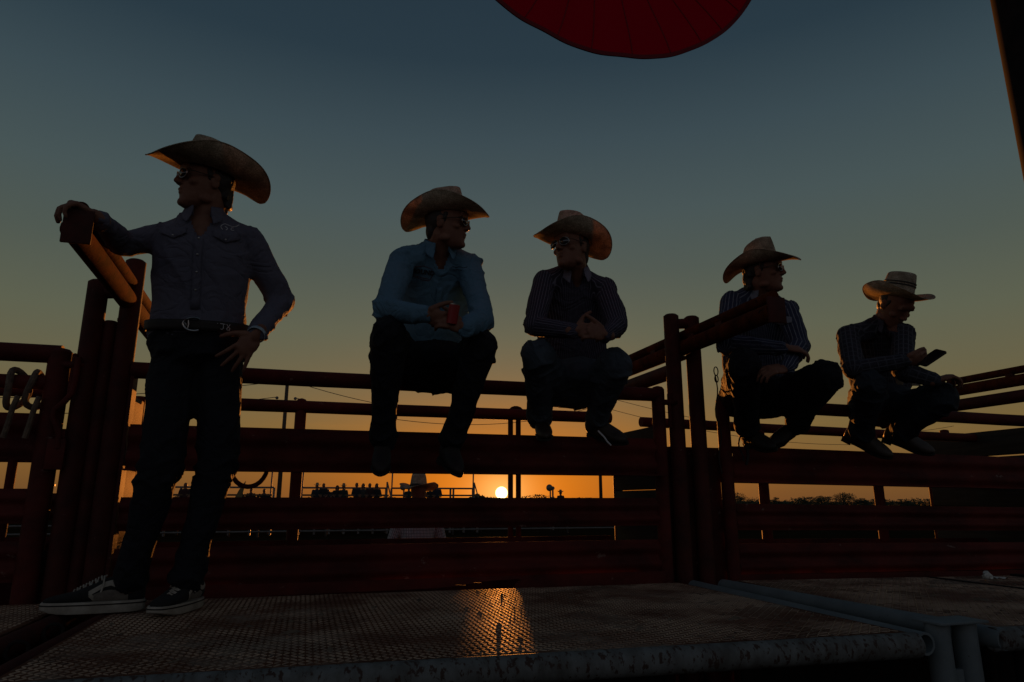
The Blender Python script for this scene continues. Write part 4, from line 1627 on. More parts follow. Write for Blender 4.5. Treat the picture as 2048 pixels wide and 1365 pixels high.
# --- 2: the man in the sky blue shirt
J2 = dict(pel=(0.5887, 3.42, 1.062), neck=(0.5546, 3.2, 1.6479), sha=(0.3707, 3.18, 1.5477), shb=(0.7152, 3.2, 1.5634), ela=(0.2944, 3.03, 1.2473), wra=(0.4389, 2.84, 1.1892), elb=(0.7513, 3.04, 1.2422), wrb=(0.6121, 2.84, 1.1392),
          hpa=(0.4891, 3.4, 1.0272), hpb=(0.7003, 3.4, 1.0278), kna=(0.3066, 2.97, 1.1124), knb=(0.7332, 3.0, 1.101), ana=(0.3257, 3.22, 0.6627), anb=(0.6494, 3.24, 0.6623))
H2 = (0.5849, 3.13, 1.7306)
E2, S2, fr2, up2, j2 = human('man in sky blue embroidered shirt and straw hat sitting on the rail holding red can', J2, (H2, 72, 4, 3),
    dict(m=STRAW, width=0.114, beta=(80, 82), droop=(0.032, 0.036), crown_h=0.134, tilt=7, rollh=-2, lift=0.050, style='cattle', yaw=-4),
    M_BLUE, DENIM_BLACK, ((-0.12, -0.90, -0.35), (0.10, -0.90, -0.35)), [
        dict(w=J2['wra'], d=(0.88, -0.22, -0.30), n=(0.15, 0.8, 0.5), sgn=1, curl=(30, 40, 30), spread=.05),
        dict(w=J2['wrb'], d=(-0.80, -0.30, 0.22), n=(-0.2, 0.85, -0.2), sgn=-1, curl=(40, 45, 35), spread=.04)],
    22, hair='short', bulge=0.07, vneck=0.115, wr_amp=0.0105, girth=1.10, leg=1.06, sleeve=1.16, seated=True, boot_m=LEATHER)
ch = Chart(S2, fr2(.72)[0], fr2(.72)[1], up2)
ch.text('chest_lettering', 'ROUND', 0.030, -.085, .035, THREAD_K, S2, .0012, 0, R(-6))
ch.strokes('chest_crest', [[(-.128, .068), (-.085, .074), (-.042, .060)], [(-.132, .064), (-.136, .036), (-.118, .018), (-.085, .004), (-.052, .002), (-.040, .024), (-.042, .060)], [(-.112, .022), (-.08, .014), (-.055, .010)]], 0.0015, THREAD_D, S2)
ch.strokes('chest_script', [[(.052, .072), (.066, .076), (.080, .072), (.094, .077), (.108, .073), (.124, .078)], [(.066, .062), (.076, .060), (.086, .063), (.10, .060)]], 0.0016, THREAD_K, S2)
ch.patch('placket', [(-.015, -.03), (-.015, -.10), (-.015, -.20)], [(.015, -.03), (.015, -.10), (.015, -.20)], M_BLUE, S2, 3, .003)

t = thing('drink_can', (0.5606, 2.8, 1.1881), 'small red can held between the blue shirt man\'s hands', 'can')
cp = V((0.5584, 2.79, 1.192))
b = MB()
ax_ = V((0.12, -0.25, 1)).normalized()
b.tube(cp - ax_ * .050, cp + ax_ * .032, .0235, 24)
b.build('can_body', mat('red_can', (0.30, 0.010, 0.010), (0.24, 0.008, 0.008), 0.45), t)
b = MB()
b.tube(cp + ax_ * .0325, cp + ax_ * .036, .0205, 24)
b.build('can_lid', STEEL, t)

# --- 3: the man in the dark fine striped shirt
J3 = dict(pel=(1.3635, 3.42, 1.0156), neck=(1.3, 3.24, 1.6046), sha=(1.1292, 3.24, 1.527), shb=(1.4534, 3.2, 1.5053), ela=(1.0256, 3.1, 1.2428), wra=(1.1569, 2.9, 1.1786), elb=(1.4547, 3.06, 1.2641), wrb=(1.3106, 2.88, 1.1651),
          hpa=(1.2648, 3.42, 0.9836), hpb=(1.4511, 3.38, 0.9805), kna=(1.0315, 3.06, 1.0787), knb=(1.4227, 3.02, 1.0536), ana=(1.1643, 3.43, 0.8252), anb=(1.4723, 3.4, 0.8186))
H3 = (1.2563, 3.16, 1.6873)
E3, S3, fr3, up3_, j3 = human('man in dark fine striped shirt and faded jeans with clasped hands beside gate post', J3, (H3, -38, 0, 2),
    dict(m=STRAW, width=0.112, beta=(82, 84), droop=(0.022, 0.036), crown_h=0.144, tilt=6, rollh=1, lift=0.050, style='peak', yaw=-14),
    M_DARKST, DENIM_BLUE, ((-0.20, -0.95, -0.22), (0.38, -0.88, -0.28)), [
        dict(w=J3['wra'], d=(0.93, -0.20, 0.05), n=(0.1, 0.9, -0.25), sgn=1, curl=(28, 45, 35), spread=.04, thumb=(.5, .75, -.1)),
        dict(w=J3['wrb'], d=(-0.92, -0.18, 0.10), n=(0.0, 0.9, -0.1), sgn=-1, curl=(45, 50, 40), spread=.04, thumb=(.6, .5, .1))],
    33, hair='short', bulge=0.08, vneck=0.09, wr_amp=0.0085, leg=1.08, girth=1.16, sleeve=1.08, seated=True)
b = MB()
b.pipe([(1.3515, 3.1, 0.7354), (1.3735, 3.08, 0.705), (1.3867, 3.07, 0.6803), (1.4046, 3.07, 0.6639)], .004, 6)
b.build('spur_strap', THREAD, E3)

# --- 4: the man in the navy striped shirt
J4 = dict(pel=(2.4904, 3.42, 0.9946), neck=(2.4506, 3.22, 1.5856), sha=(2.2648, 3.25, 1.5093), shb=(2.5517, 3.14, 1.4548), ela=(2.1228, 3.12, 1.2218), wra=(2.3261, 2.92, 1.1751), elb=(2.5429, 3.06, 1.2301), wrb=(2.3006, 2.88, 1.0554),
          hpa=(2.3875, 3.44, 0.9783), hpb=(2.5703, 3.36, 0.9688), kna=(2.1258, 2.98, 1.0853), knb=(2.6213, 2.97, 1.0513), ana=(2.3964, 3.38, 0.7918), anb=(2.7101, 3.36, 0.8336))
H4 = (2.4246, 3.15, 1.6697)
E4, S4, fr4, up4, j4 = human('man in navy and white striped shirt and tan straw hat behind the gate bars', J4, (H4, 76, 2, 4),
    dict(m=STRAW_D, width=0.112, beta=(84, 84), droop=(0.034, 0.058), crown_h=0.134, tilt=5, rollh=7, lift=0.050, style='peak', size=0.98, yaw=-4),
    M_NAVYST, DENIM_BLACK, ((0.0, -0.94, -0.25), (-0.85, -0.30, -0.35)), [
        dict(w=J4['wra'], d=(0.95, -0.25, -0.10), n=(0.0, 0.55, -0.85), sgn=1, curl=(22, 35, 30), spread=.06, thumb=(.8, .35, .2)),
        dict(w=J4['wrb'], d=(-0.90, 0.05, -0.10), n=(0.0, 0.6, -0.75), sgn=-1, curl=(25, 35, 30), spread=.06)],
    44, hair='curly', bulge=0.08, vneck=0.08, wr_amp=0.0085, girth=1.14, sleeve=1.1, leg=1.14, seated=True, boot_m=LEATHER)
ch = Chart(S4, fr4(.72)[0], fr4(.72)[1], up4)
ch.patch('pocket_flap', [(.045, .035), (.090, .040), (.135, .035)], [(.045, .008), (.090, -.010), (.135, .008)], M_NAVYST, S4, 5, .004)

# --- 5: the man with the phone
J5 = dict(pel=(3.4096, 3.42, 0.9798), neck=(3.3414, 3.24, 1.4812), sha=(3.0693, 3.26, 1.3754), shb=(3.3384, 3.12, 1.3673), ela=(2.9063, 3.08, 1.1193), wra=(3.1061, 2.92, 1.1512), elb=(3.1535, 2.98, 1.1087), wrb=(3.243, 2.86, 1.0365),
          hpa=(3.3107, 3.44, 0.9599), hpb=(3.4634, 3.34, 0.9467), kna=(2.9524, 3.02, 1.0209), knb=(3.359, 2.94, 0.9597), ana=(3.1189, 3.3, 0.7927), anb=(3.4079, 3.3, 0.8066))
H5 = (3.3171, 3.13, 1.5412)
E5, S5, fr5, up5, j5 = human('man in black shirt and banded pale straw hat looking down at a phone', J5, (H5, 46, 52, 2),
    dict(m=STRAW, width=0.112, beta=(74, 86), droop=(0.000, 0.018), crown_h=0.150, tilt=33, rollh=-10, lift=0.046, style='flat', size=1.0, yaw=-6, band=[(0.074, 0.082, 'dark_hat_band'), (0.090, 0.097, 'dark_hat_band'), (0.004, 0.014, 'dark_hat_band')]),
    M_BLACKSH, DENIM_DARK, ((0.66, -0.55, -0.50), (0.62, -0.62, -0.40)), [
        dict(w=J5['wra'], d=(0.93, -0.30, 0.08), n=(0.1, 0.75, 0.6), sgn=1, curl=(25, 35, 25), spread=.05, thumb=(.85, .30, .25)),
        dict(w=J5['wrb'], d=(0.90, -0.25, 0.28), n=(0.25, 0.15, -1), sgn=1, curl=(38, 38, 25), spread=.06)],
    55, hair='short', bulge=0.09, vneck=0.05, shades=False, wr_amp=0.0085, girth=1.12, sleeve=1.1, leg=1.16, seated=True, boot_m=BOOTL)

# phone in his hand
pc = V((3.2311, 2.86, 1.1634))
t = thing('phone', pc, 'dark smartphone held up by the man in the banded hat', 'phone')
q = (Quaternion((0, 0, 1), R(-18)) @ Quaternion((0, 1, 0), R(-32)) @ Quaternion((1, 0, 0), R(28)))
def slab(name, w, h, th, r, off, m, par):
    b = MB()
    pts = []
    for cx, cy, a0 in ((w - r, h - r, 0), (-w + r, h - r, 90), (-w + r, -h + r, 180), (w - r, -h + r, 270)):
        for k in range(5):
            a = R(a0 + 22.5 * k)
            pts.append((cx + r * math.cos(a), cy + r * math.sin(a)))
    b.prism([pc + q @ V((x, y, off)) for x, y in pts], q @ V((0, 0, th)))
    return b.build(name, m, par)
slab('phone_body', .074, .038, .009, .011, -.0045, mat('phone_case', (0.02, 0.017, 0.018), None, 0.4), t)
slab('screen', .069, .034, .0008, .008, .0046, mat('dark_glass', (0.008, 0.008, 0.010), None, 0.08, 0, spec=1.0), t)

# woven mesh lying on his lap
mp_ = V((3.2348, 3.05, 1.0389))
t = thing('woven_cap', mp_, 'small rounded woven straw piece on the phone man\'s lap', 'straw piece')
b = MB()
b.grid(lambda u, v: mp_ + V((.085 * math.cos(math.pi * u) * (1 - v ** 2 * .0), .03 * math.sin(math.pi * u) * v - .02, .075 * math.sin(math.pi * u) * (1 - .0 * v))) * (0.35 + 0.65 * v), 22, 8)
o = b.build('weave', STRAW, t, True, 0)
o.modifiers.new('t', 'SOLIDIFY').thickness = 0.002

# ------------------------------------------------------------------ far side of the arena
GREYM = mat('dull_galvanised_pipe', (0.16, 0.15, 0.14), (0.10, 0.095, 0.09), 0.55, 0.3, 3)
FAR_Y = 36.0


def far_stand(label, x0, x1, zrail, zmid, zdeck, posts, poles, stair=None):
    t = thing('spectator_stand', ((x0 + x1) / 2, FAR_Y, GROUND_Z), label, 'stand', 'spectator stands across the arena')
    MB().box((x0 - .05, FAR_Y - 0.3, zdeck - .12), (x1 + .05, FAR_Y + 2.2, zdeck)).build('deck', WOOD, t, False)
    MB().box((x0, FAR_Y - 0.12, zdeck + .36), (x1, FAR_Y + .18, zdeck + .42)).build('bench', WOOD, t, False)
    MB().tube((x0, FAR_Y + 1.4, zrail), (x1, FAR_Y + 1.4, zrail), .045, 8).build('top_rail', GREYM, t)
    MB().tube((x0, FAR_Y + 1.4, zmid), (x1, FAR_Y + 1.4, zmid), .045, 8).build('mid_rail', GREYM, t)
    for x in posts:
        MB().tube((x, FAR_Y + 1.4, GROUND_Z), (x, FAR_Y + 1.4, zrail), .055, 8).build('post', GREYM, t)
    for x in poles:
        MB().tube((x, FAR_Y + 1.4, GROUND_Z), (x + .03, FAR_Y + 1.4, 3.2), .04, 8).build('pole', GREYM, t)
    for x in [x0 + (x1 - x0) * k / 6 for k in range(7)]:
        MB().box((x - .05, FAR_Y + .2, GROUND_Z), (x + .05, FAR_Y + .3, zdeck - .12)).build('leg', GREYM, t, False)
    if stair:
        xs, w = stair
        b = MB()
        b.tube((xs, FAR_Y + 1.2, zrail + .32), (xs + w, FAR_Y + 1.2, zdeck - .3), .035, 8)
        b.tube((xs, FAR_Y + 1.2, zrail + .32), (xs, FAR_Y + 1.2, GROUND_Z), .045, 8)
        b.tube((xs + w, FAR_Y + 1.2, zdeck - .3), (xs + w, FAR_Y + 1.2, GROUND_Z), .035, 8)
        b.build('stair_rail', GREYM, t)
    return t


ZR, ZM, ZD = 1.07, 0.70, 0.30
far_stand('left spectator stand with rails beyond the standing man\'s legs', (-7.2009, 37.0, 1.0221)[0], (-1.5693, 37.0, 1.0517)[0], ZR, ZM, ZD, [(-5.8857, 37.0, 1.029)[0], (-1.5693, 37.0, 1.0517)[0]], [(-1.7355, 37.0, 1.0508)[0]])
far_stand('middle spectator stand with a row of people under the orange sky', (-0.2227, 37.0, 1.0587)[0], (4.0499, 37.0, 1.0812)[0], ZR, ZM, ZD, [(-0.2227, 37.0, 1.0587)[0], (1.903, 37.0, 1.0699)[0], (4.0499, 37.0, 1.0812)[0]], [(-0.2227, 37.0, 1.0587)[0]], ((4.0759, 37.0, 1.0813)[0], 0.4))
far_stand('right spectator stand ending just left of the sun', (4.3365, 37.0, 1.0827)[0], (8.7632, 37.0, 1.1059)[0], ZR, ZM, ZD, [(4.3365, 37.0, 1.0827)[0], (7.5188, 37.0, 1.0994)[0], (7.6834, 37.0, 1.1002)[0], (8.7632, 37.0, 1.1059)[0]], [(4.3365, 37.0, 1.0827)[0], (8.7632, 37.0, 1.1059)[0]], ((8.7912, 37.0, 1.1061)[0], 0.42))

CLOTHS = [mat('far_cloth_%d' % i, c, None, 0.9) for i, c in enumerate(((0.016, 0.018, 0.028), (0.035, 0.011, 0.011), (0.016, 0.024, 0.018), (0.035, 0.033, 0.03), (0.010, 0.010, 0.012)))]


def far_person(label, tp, hat=False, hair=False, cl=0, s=1.0, lean=0.0, arm=0.0, width=1.0, group='spectators across the arena'):
    """A spectator sitting on the bench, seen as a small figure."""
    tp = V(tp)
    y = tp.y
    hh = 0.86 * s
    width *= 0.80
    hip = V((tp.x - lean * .5, y, tp.z - hh + (0.0 if not hat else -0.08)))
    t = thing('person', (hip.x, y, hip.z - .45), label, 'person', group)
    bl = Blob()
    top_ = hip + V((lean * .5, 0, hh - .26 * s))
    bl.loft([(hip, V((.18 * width, 0, 0)), V((0, .13, 0))), (hip.lerp(top_, .45), V((.165 * width, 0, 0)), V((0, .12, 0))), (hip.lerp(top_, .85), V((.20 * width, 0, 0)), V((0, .12, 0))), (top_, V((.08, 0, 0)), V((0, .07, 0)))], 12)
    hd = top_ + V((0, 0, .15 * s))
    bl.cap(top_ - V((0, 0, .03)), .05, hd, .06)
    bl.ell(hd, V((.092, 0, 0)) * s, V((0, .10, 0)), V((0, 0, .125)) * s, 10)
    for k in (-1, 1):
        sh = top_ + V((k * .19 * width, 0, -.07))
        el = sh + V((k * (.06 + arm), -.06, -.26 * s))
        bl.chain([sh, el, el + V((-k * .08, -.22, -.08))], [.055, .045, .035])
        kn = hip + V((k * .13, -.42 * s, .02))
        bl.chain([hip + V((k * .09, 0, 0)), kn, kn + V((0, -.02, -.44 * s))], [.085, .065, .05])
    bl.build('body', SKIN, t, 0.022, 2)
    bl = Blob()
    bl.loft([(hip + V((0, 0, .02)), V((.195 * width, 0, 0)), V((0, .145, 0))), (hip.lerp(top_, .45), V((.18 * width, 0, 0)), V((0, .135, 0))), (hip.lerp(top_, .85), V((.215 * width, 0, 0)), V((0, .135, 0))), (top_ - V((0, 0, .01)), V((.09, 0, 0)), V((0, .08, 0)))], 12)
    for k in (-1, 1):
        sh = top_ + V((k * .19 * width, 0, -.07))
        bl.chain([sh, sh + V((k * (.06 + arm), -.06, -.26 * s))], [.066, .056])
    bl.build('shirt', CLOTHS[cl % 5], t, 0.024, 2)
    bl = Blob()
    for k in (-1, 1):
        kn = hip + V((k * .13, -.42 * s, .02))
        bl.chain([hip + V((k * .09, 0, 0)), kn, kn + V((0, -.02, -.42 * s))], [.10, .078, .06])
    bl.build('jeans', DENIM_DARK, t, 0.024, 2)
    if hair:
        bl = Blob()
        bl.ell(hd + V((0, .015, .01)), V((.095, 0, 0)), V((0, .10, 0)), V((0, 0, .13)), 10)
        bl.chain([hd + V((0, .05, 0)), hd + V((0, .08, -.30))], [.10, .085])
        bl.build('hair', HAIR, t, 0.022, 2)
    if hat:
        fr = (V((-1, 0, 0)), V((0, -1, 0)), V((0, 0, 1)))
        cowboy_hat(t, hd, fr, STRAW_D, width=.10, beta=(70, 70), droop=(.02, .02), lift=.05)
    return t


far_person('broad seated spectator left of the standing man\'s leg', (-5.4905, 36.0, 1.2447), False, False, 1, 1.0, width=1.25)
far_person('long haired seated spectator close against the standing man\'s leg', (-5.0988, 36.0, 1.2475), False, True, 4, 1.0)
far_person('small seated figure at the foot of the feather banner', (-2.9476, 36.0, 0.7909), False, False, 4, 0.55)
far_person('seated spectator in red right of the feather banner', (-2.5575, 36.0, 1.005), False, False, 1, 0.85)
far_person('dark leaning spectator at the right end of the left stand', (-1.9613, 36.0, 0.9842), False, False, 4, 0.85, -.25, arm=.12, width=1.3)
far_person('broad spectator in a cowboy hat, first from the left in the middle stand', (0.504, 36.0, 1.3124), True, False, 0, 1.0, width=1.15)
far_person('spectator in a bandanna close beside the left hatted spectator', (0.8194, 36.0, 1.2659), False, False, 4, 0.95)
far_person('tiny child between the two hatted spectators, left one', (1.054, 36.0, 0.9744), False, False, 4, 0.45)
far_person('tiny child between the two hatted spectators, right one', (1.2545, 36.0, 0.8534), False, False, 2, 0.42)
far_person('small spectator just left of the green shirted hatted man', (1.4816, 36.0, 1.1233), False, True, 4, 0.7)
far_person('hatted spectator in green near the centre of the middle stand', (1.7892, 36.0, 1.2973), True, False, 2, 1.0)
far_person('bare headed man in the group of four under the rail, first from left', (2.4288, 36.0, 1.3019), False, False, 0, 1.0)
far_person('long haired woman in the group of four, second from left', (2.7534, 36.0, 1.2547), False, True, 3, 0.95)
far_person('bare headed man in red in the group of four, third from left', (3.0761, 36.0, 1.2817), False, False, 1, 1.0)
far_person('long haired woman at the right end of the group of four', (3.4279, 36.0, 1.2593), False, True, 4, 0.95)
far_person('hunched spectator left of the near pale hat', (5.0621, 36.0, 1.0938), False, False, 2, 0.75, .05)
far_person('spectator half hidden just right of the near pale hat', (6.1787, 36.0, 1.0999), False, False, 4, 0.75)
far_person('bare headed spectator right of the near pale hat', (6.5157, 36.0, 1.2804), False, False, 0, 1.0, width=1.15)
far_person('lone rider in a cowboy hat at the right end of the arena', (14.1117, 38.0, 1.0669), True, False, 4, 1.0, .1)

# feather banner, lamp pole
bx_ = (-3.0406, 35.0, 1.0312)[0]
t = thing('feather_banner', (bx_, 35, GROUND_Z), 'narrow curved feather banner standing left of the handle loop', 'banner')
MB().tube((bx_ - .25, 35, GROUND_Z), (bx_ - .22, 35, 0.2), .03, 8).build('pole', GREYM, t)
b = MB()
o = [(bx_ - .28 + .95 * w, 35 + .0, 0.15 + h) for w, h in ((0, 0), (.42, 0), (.46, .3), (.50, .6), (.56, .95), (.60, 1.20), (.46, 1.0), (.30, .75), (.14, .4))]
b.prism(o, (0, .02, 0))
b.build('banner_cloth', mat('banner_cloth_yellow', (0.16, 0.12, 0.05), None, 0.9), t, False)
for q_, rr, lab in (((13.4839, 38.0, 1.1485), 0.20, 'round lamp head on a thin pole left of the lone rider'), ((5.0722, 38.0, 1.1309), 0.17, 'round lamp head on a pole beside the near pale hat')):
    q_ = V(q_)
    t = thing('lamp_pole', (q_.x, 38, GROUND_Z), lab, 'lamp')
    MB().tube((q_.x, 38, GROUND_Z), (q_.x, 38, q_.z - .1), .045, 8).build('pole', GREYM, t)
    b = MB()
    b.ball((q_.x - .05, 38, q_.z), (rr, .12, rr), 12)
    b.ball((q_.x + .16, 38, q_.z - .02), (rr * .55, .1, rr * .55), 8)
    b.build('lamp_head', GREYM, t)
q_ = V((13.6357, 38.0, 1.0647))
t = thing('marker_post', (q_.x, 38, GROUND_Z), 'thin upright post between the round lamp and the lone rider', 'post')
MB().tube((q_.x, 38, GROUND_Z), (q_.x, 38, q_.z), .055, 8, None, True, .03).build('shaft', GREYM, t)

# low arena fence across the far side
t = thing('far_fence', (5, 34.0, GROUND_Z), 'low dark pipe fence across the far side of the arena', 'fence')
for z in (-0.95, -0.62, -0.28):
    MB().tube((-35, 34.0, z), (48, 34.0, z), .04, 8).build('rail', GREYM, t)
for k in range(29):
    MB().tube((-35 + 3 * k, 34.06, GROUND_Z), (-35 + 3 * k, 34.06, -0.2), .05, 8).build('post', GREYM, t)

# the man on the ground behind the chute, only hat and shoulders show
nx, ny = (1.1297, 7.3, 0.5926)[0], 7.3
t = thing('person', (nx, ny, GROUND_Z), 'man in a pale patterned shirt and broad pale hat standing behind the chute', 'person')
hd = V((nx, ny, 0.495))
bl = Blob()
fr_b = head_frame(hd, 150, 4, 0)
add_head(bl, hd, fr_b)
bl.cap(hd - V((0, 0, .19)), .06, hd - V((0, 0, .05)), .055)
top_ = hd - V((0, 0, .22))
hp = hd - V((0, 0, .78))
bl.loft([(hp, V((.15, 0, 0)), V((0, .10, 0))), (hp.lerp(top_, .5), V((.15, 0, 0)), V((0, .10, 0))), (hp.lerp(top_, .88), V((.17, 0, 0)), V((0, .10, 0))), (top_, V((.07, 0, 0)), V((0, .06, 0)))], 14)
for k in (-1, 1):
    sh = top_ + V((k * .19, 0, -.06))
    el = sh + V((k * .09, .02, -.28))
    wr = el + V((-k * .02, -.16, -.20))
    bl.chain([sh, el, wr], [.05, .04, .03])
    hand(bl, wr, (0, -.5, -.85), (-k, 0, 0), k)
    kn = V((nx + k * .10, ny, -.72))
    bl.chain([hp + V((k * .09, 0, 0)), kn, V((nx + k * .11, ny, -1.12))], [.08, .055, .04])
bl.build('body', SKIN, t, 0.009, 2)
bl = Blob()
bl.loft([(hp - V((0, 0, .02)), V((.175, 0, 0)), V((0, .13, 0))), (hp.lerp(top_, .5), V((.17, 0, 0)), V((0, .125, 0))), (hp.lerp(top_, .88), V((.19, 0, 0)), V((0, .12, 0))), (top_, V((.085, 0, 0)), V((0, .08, 0)))], 16)
nb = [(hp, top_, .15)]
for k in (-1, 1):
    sh = top_ + V((k * .19, 0, -.06))
    el = sh + V((k * .09, .02, -.28))
    wr = el + V((-k * .02, -.16, -.20))
    bl.chain([sh, el, wr], [.065, .055, .042])
    nb += [(sh, el, .055), (el, wr, .045)]
bl.build('shirt', cloth_mat('pale_patterned_shirt', (0.45, 0.45, 0.46), (0.12, 0.12, 0.14), 55, 0.35, base2=(0.33, 0.33, 0.34), check=(0.14, 0.14, 0.16)), t, 0.012, 2, lambda me: wrinkle(me, nb, .005, 77))
bl = Blob()
jb = []
for k in (-1, 1):
    h_, kn, an = hp + V((k * .09, 0, 0)), V((nx + k * .10, ny, -.72)), V((nx + k * .11, ny, -1.12))
    bl.chain([h_, kn, an], [.105, .078, .065])
    jb += [(h_, kn, .08), (kn, an, .06)]
bl.ell(hp, V((.18, 0, 0)), V((0, .135, 0)), V((0, 0, .13)))
bl.build('jeans', DENIM_DARK, t, 0.012, 2, lambda me: wrinkle(me, jb, .005, 78))
for k in (-1, 1):
    boot(t, (nx + k * .11, ny, -1.09), (0.1 * k, 1, 0), (0, 0, 1), BOOTL)
cowboy_hat(t, hd, fr_b, STRAW, width=.112, beta=(46, 46), droop=(.03, .03), crown_h=.135, lift=.05, band=[(0.004, 0.026, 'dark_hat_band')])

# ------------------------------------------------------------------ utility poles and wires
wm = mat('cable_black', (0.02, 0.02, 0.02), None, 0.7)
def utility_pole(label, q_):
    q_ = V(q_)
    y = q_.y
    t = thing('utility_pole', (q_.x, y, GROUND_Z), label, 'utility pole', 'utility poles behind the arena')
    MB().tube((q_.x, y, GROUND_Z), (q_.x, y, q_.z), .15, 10, .11).build('pole', mat('pole_wood', (0.07, 0.05, 0.035), None, 0.9), t)
    b = MB()
    for dz in (-.05, -1.05):
        b.ball((q_.x - .55, y, q_.z + dz), .10, 8)
        b.ball((q_.x + .55, y, q_.z + dz), .10, 8)
    b.build('insulators', GREYM, t)
    MB().box((q_.x - .65, y - .06, q_.z - .22), (q_.x + .65, y + .06, q_.z - .12)).build('cross_arm', MATS['pole_wood'], t, False)
    return q_


u1 = utility_pole('tall utility pole between the standing man and blue shirt man', (-1.5934, 45.0, 7.7659))
u2 = utility_pole('utility pole hidden behind the seated man with clasped hands', (23.6368, 54.0, 9.2579))
def wire(label, a, b_, sag):
    t = thing('overhead_wire', (V(a) + V(b_)) / 2 - V((0, 0, sag)), label, 'wire', 'overhead wires between the poles')
    b = MB()
    b.pipe([V(a).lerp(V(b_), i / 24) - V((0, 0, sag * 4 * (i / 24) * (1 - i / 24))) for i in range(25)], .022, 5)
    b.build('cable', wm, t)
A1, A2 = u1 + V((.55, 0, -.02)), u1 + V((.55, 0, -1.0))
B1, B2 = u2 + V((-.55, 0, -.02)), u2 + V((-.55, 0, -1.0))
wire('upper overhead wire from tall pole passing behind the blue shirt man', A1, B1, 1.75)
wire('lower overhead wire from tall pole passing behind the blue shirt man', A2, B2, 1.6)
L1 = V((u1.x - 40, 48, u1.z + .3))
wire('upper overhead wire left of the tall pole', u1 + V((-.55, 0, -.02)), L1, 1.7)
wire('lower overhead wire left of the tall pole', u1 + V((-.55, 0, -1.0)), L1 - V((0, 0, 1.0)), 1.7)
R1 = V((u2.x + 46, 60, u2.z - .6))
wire('upper overhead wire right of the seated man with clasped hands', u2 + V((.55, 0, -.02)), R1, 2.0)
wire('lower overhead wire right of the seated man with clasped hands', u2 + V((.55, 0, -1.0)), R1 - V((0, 0, 1.0)), 2.0)

# shed roof at the far left
sx = (-20.9935, 60.0, 1.0349)[0]
t = thing('metal_shed', (sx - 3, 62, GROUND_Z), 'low shed with blue metal roof at the left edge', 'shed')
MB().box((sx - 14, 60.2, GROUND_Z), (sx + .2, 66, .62)).build('wall', GREYM, t, False)
b = MB()
b.prism([(sx - 14.5, 59.8, .62), (sx + .5, 59.8, .62), (sx + .5, 63.1, 1.15), (sx - 14.5, 63.1, 1.15)], (0, 0, .06))
b.prism([(sx - 14.5, 63.1, 1.15), (sx + .5, 63.1, 1.15), (sx + .5, 66.4, .62), (sx - 14.5, 66.4, .62)], (0, 0, .06))
b.build('roof', mat('blue_roof_sheet', (0.10, 0.22, 0.32), None, 0.4), t, False)
lx_ = (-16.8494, 55.0, 1.4271)
t = thing('yard_lamp', (lx_[0], 55, GROUND_Z), 'thin yard lamp pole seen between the left fence posts', 'lamp')
MB().tube((lx_[0], 55, GROUND_Z), (lx_[0], 55, lx_[2]), .06, 8).build('pole', GREYM, t)
MB().box((lx_[0] - .22, 54.9, lx_[2] - .02), (lx_[0] + .22, 55.1, lx_[2] + .1)).build('lamp_head', GREYM, t, False)

# ------------------------------------------------------------------ trees along the horizon
LEAF = mat('tree_leaf', (0.045, 0.058, 0.022), (0.028, 0.038, 0.016), 0.8, 0, 0.8)
BARK = mat('tree_bark', (0.06, 0.045, 0.03), None, 0.9)


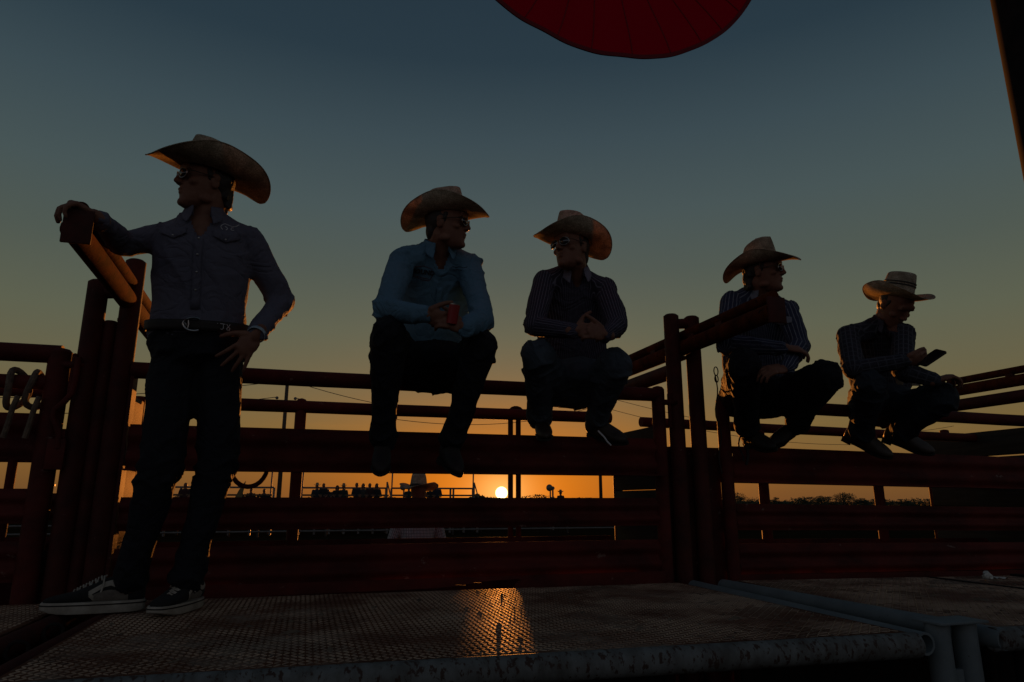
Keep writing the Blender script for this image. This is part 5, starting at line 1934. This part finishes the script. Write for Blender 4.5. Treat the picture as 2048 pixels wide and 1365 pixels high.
def tree(label, tp, w, seed):
    tp = V(tp)
    y = tp.y
    rn = random.Random(seed)
    h = tp.z - GROUND_Z
    base = V((tp.x, y, GROUND_Z))
    t = thing('tree', base, label, 'tree', 'trees on the horizon')
    b = MB()
    b.pipe([base, base + V((.1, 0, h * .25)), base + V((-.05, 0, h * .5)), base + V((.05, 0, h * .75))], [.22, .17, .12, .05], 8)
    for k in range(6):
        a = rn.uniform(0, 6.28)
        z = h * rn.uniform(.25, .6)
        b.pipe([base + V((0, 0, z)), base + V((math.cos(a) * w * .3, math.sin(a) * w * .3, z + h * .22))], [.08, .03], 6)
    b.build('trunk', BARK, t)
    vs, fs = [], []
    lobes = [(V((rn.uniform(-.34, .34) * w, rn.uniform(-.3, .3) * w, h * rn.uniform(.10, .80))), rn.uniform(.14, .27)) for _ in range(17)] + [(V((0, 0, h * .86)), .16)]
    for c, rr in lobes:
        for _ in range(95):
            d = V((rn.gauss(0, 1), rn.gauss(0, 1), rn.gauss(0, 1))).normalized() * (rn.random() ** .45) * rr
            p = base + c + V((d.x * w, d.y * w, d.z * h * .72))
            s = rn.uniform(.10, .24)
            n1 = V((rn.gauss(0, 1), rn.gauss(0, 1), rn.gauss(0, 1))).normalized()
            n2 = n1.orthogonal().normalized()
            k = len(vs)
            vs += [p - n1 * s, p + n2 * s * .5, p + n1 * s, p - n2 * s * .5]
            fs.append((k, k + 1, k + 2, k + 3))
    me = bpy.data.meshes.new('crown')
    me.from_pydata([tuple(v) for v in vs], [], fs)
    mesh_ob('crown', me, LEAF, t, False)


for i, (tp, w, lab) in enumerate((
        ((116.3624, 170.0, 2.8094), 9.5, 'wide dark tree right of the double gate post'),
        ((112.21, 170.0, 3.0672), 7, 'dark tree partly behind the double gate post'),
        ((128.3962, 170.0, 1.6001), 5, 'low bush like tree left of the paired trees'),
        ((138.5404, 170.0, 1.4766), 6, 'small low tree touching the paired trees from the left'),
        ((143.4519, 170.0, 2.0512), 7, 'left one of the two taller paired trees on right horizon'),
        ((151.3345, 170.0, 3.0746), 8.5, 'tallest rounded tree on the right horizon'),
        ((158.2864, 170.0, 1.3616), 6, 'low tree right of the tallest rounded tree'),
        ((165.2194, 170.0, 1.2248), 6, 'low tree left of the rear fence post'),
        ((172.282, 170.0, 1.0853), 6, 'low tree right of the rear fence post'),
        ((14.4882, 60.0, 1.072), 1.57, 'small bush at the foot of the stand stair near the sun'),
        ((14.9438, 60.0, 0.9011), 1.35, 'tiny bush left of the sun'),
        ((66.5486, 170.0, 1.2418), 5, 'tiny tree at the right of the lone rider'),
)):
    tree(lab, tp, w, 100 + i)
# far hedgerow that reads as one mass
vs, fs = [], []
rn = random.Random(9)
for _ in range(15000):
    x = rn.uniform(-160, 330)
    p = V((x, 215 + rn.uniform(-4, 4), GROUND_Z + rn.random() ** .8 * (2.5 + 0.7 * math.sin(x * .11) + 0.5 * math.sin(x * .37))))
    s = rn.uniform(.25, .55)
    n1 = V((rn.gauss(0, 1), rn.gauss(0, 1), rn.gauss(0, 1))).normalized()
    n2 = n1.orthogonal().normalized()
    k = len(vs)
    vs += [tuple(p - n1 * s), tuple(p + n2 * s * .5), tuple(p + n1 * s), tuple(p - n2 * s * .5)]
    fs.append((k, k + 1, k + 2, k + 3))
me = bpy.data.meshes.new('hedgerow')
me.from_pydata(vs, [], fs)
tag(mesh_ob('hedgerow', me, LEAF, None, False), 'far low hedgerow along the horizon', 'hedgerow', None, 'stuff')
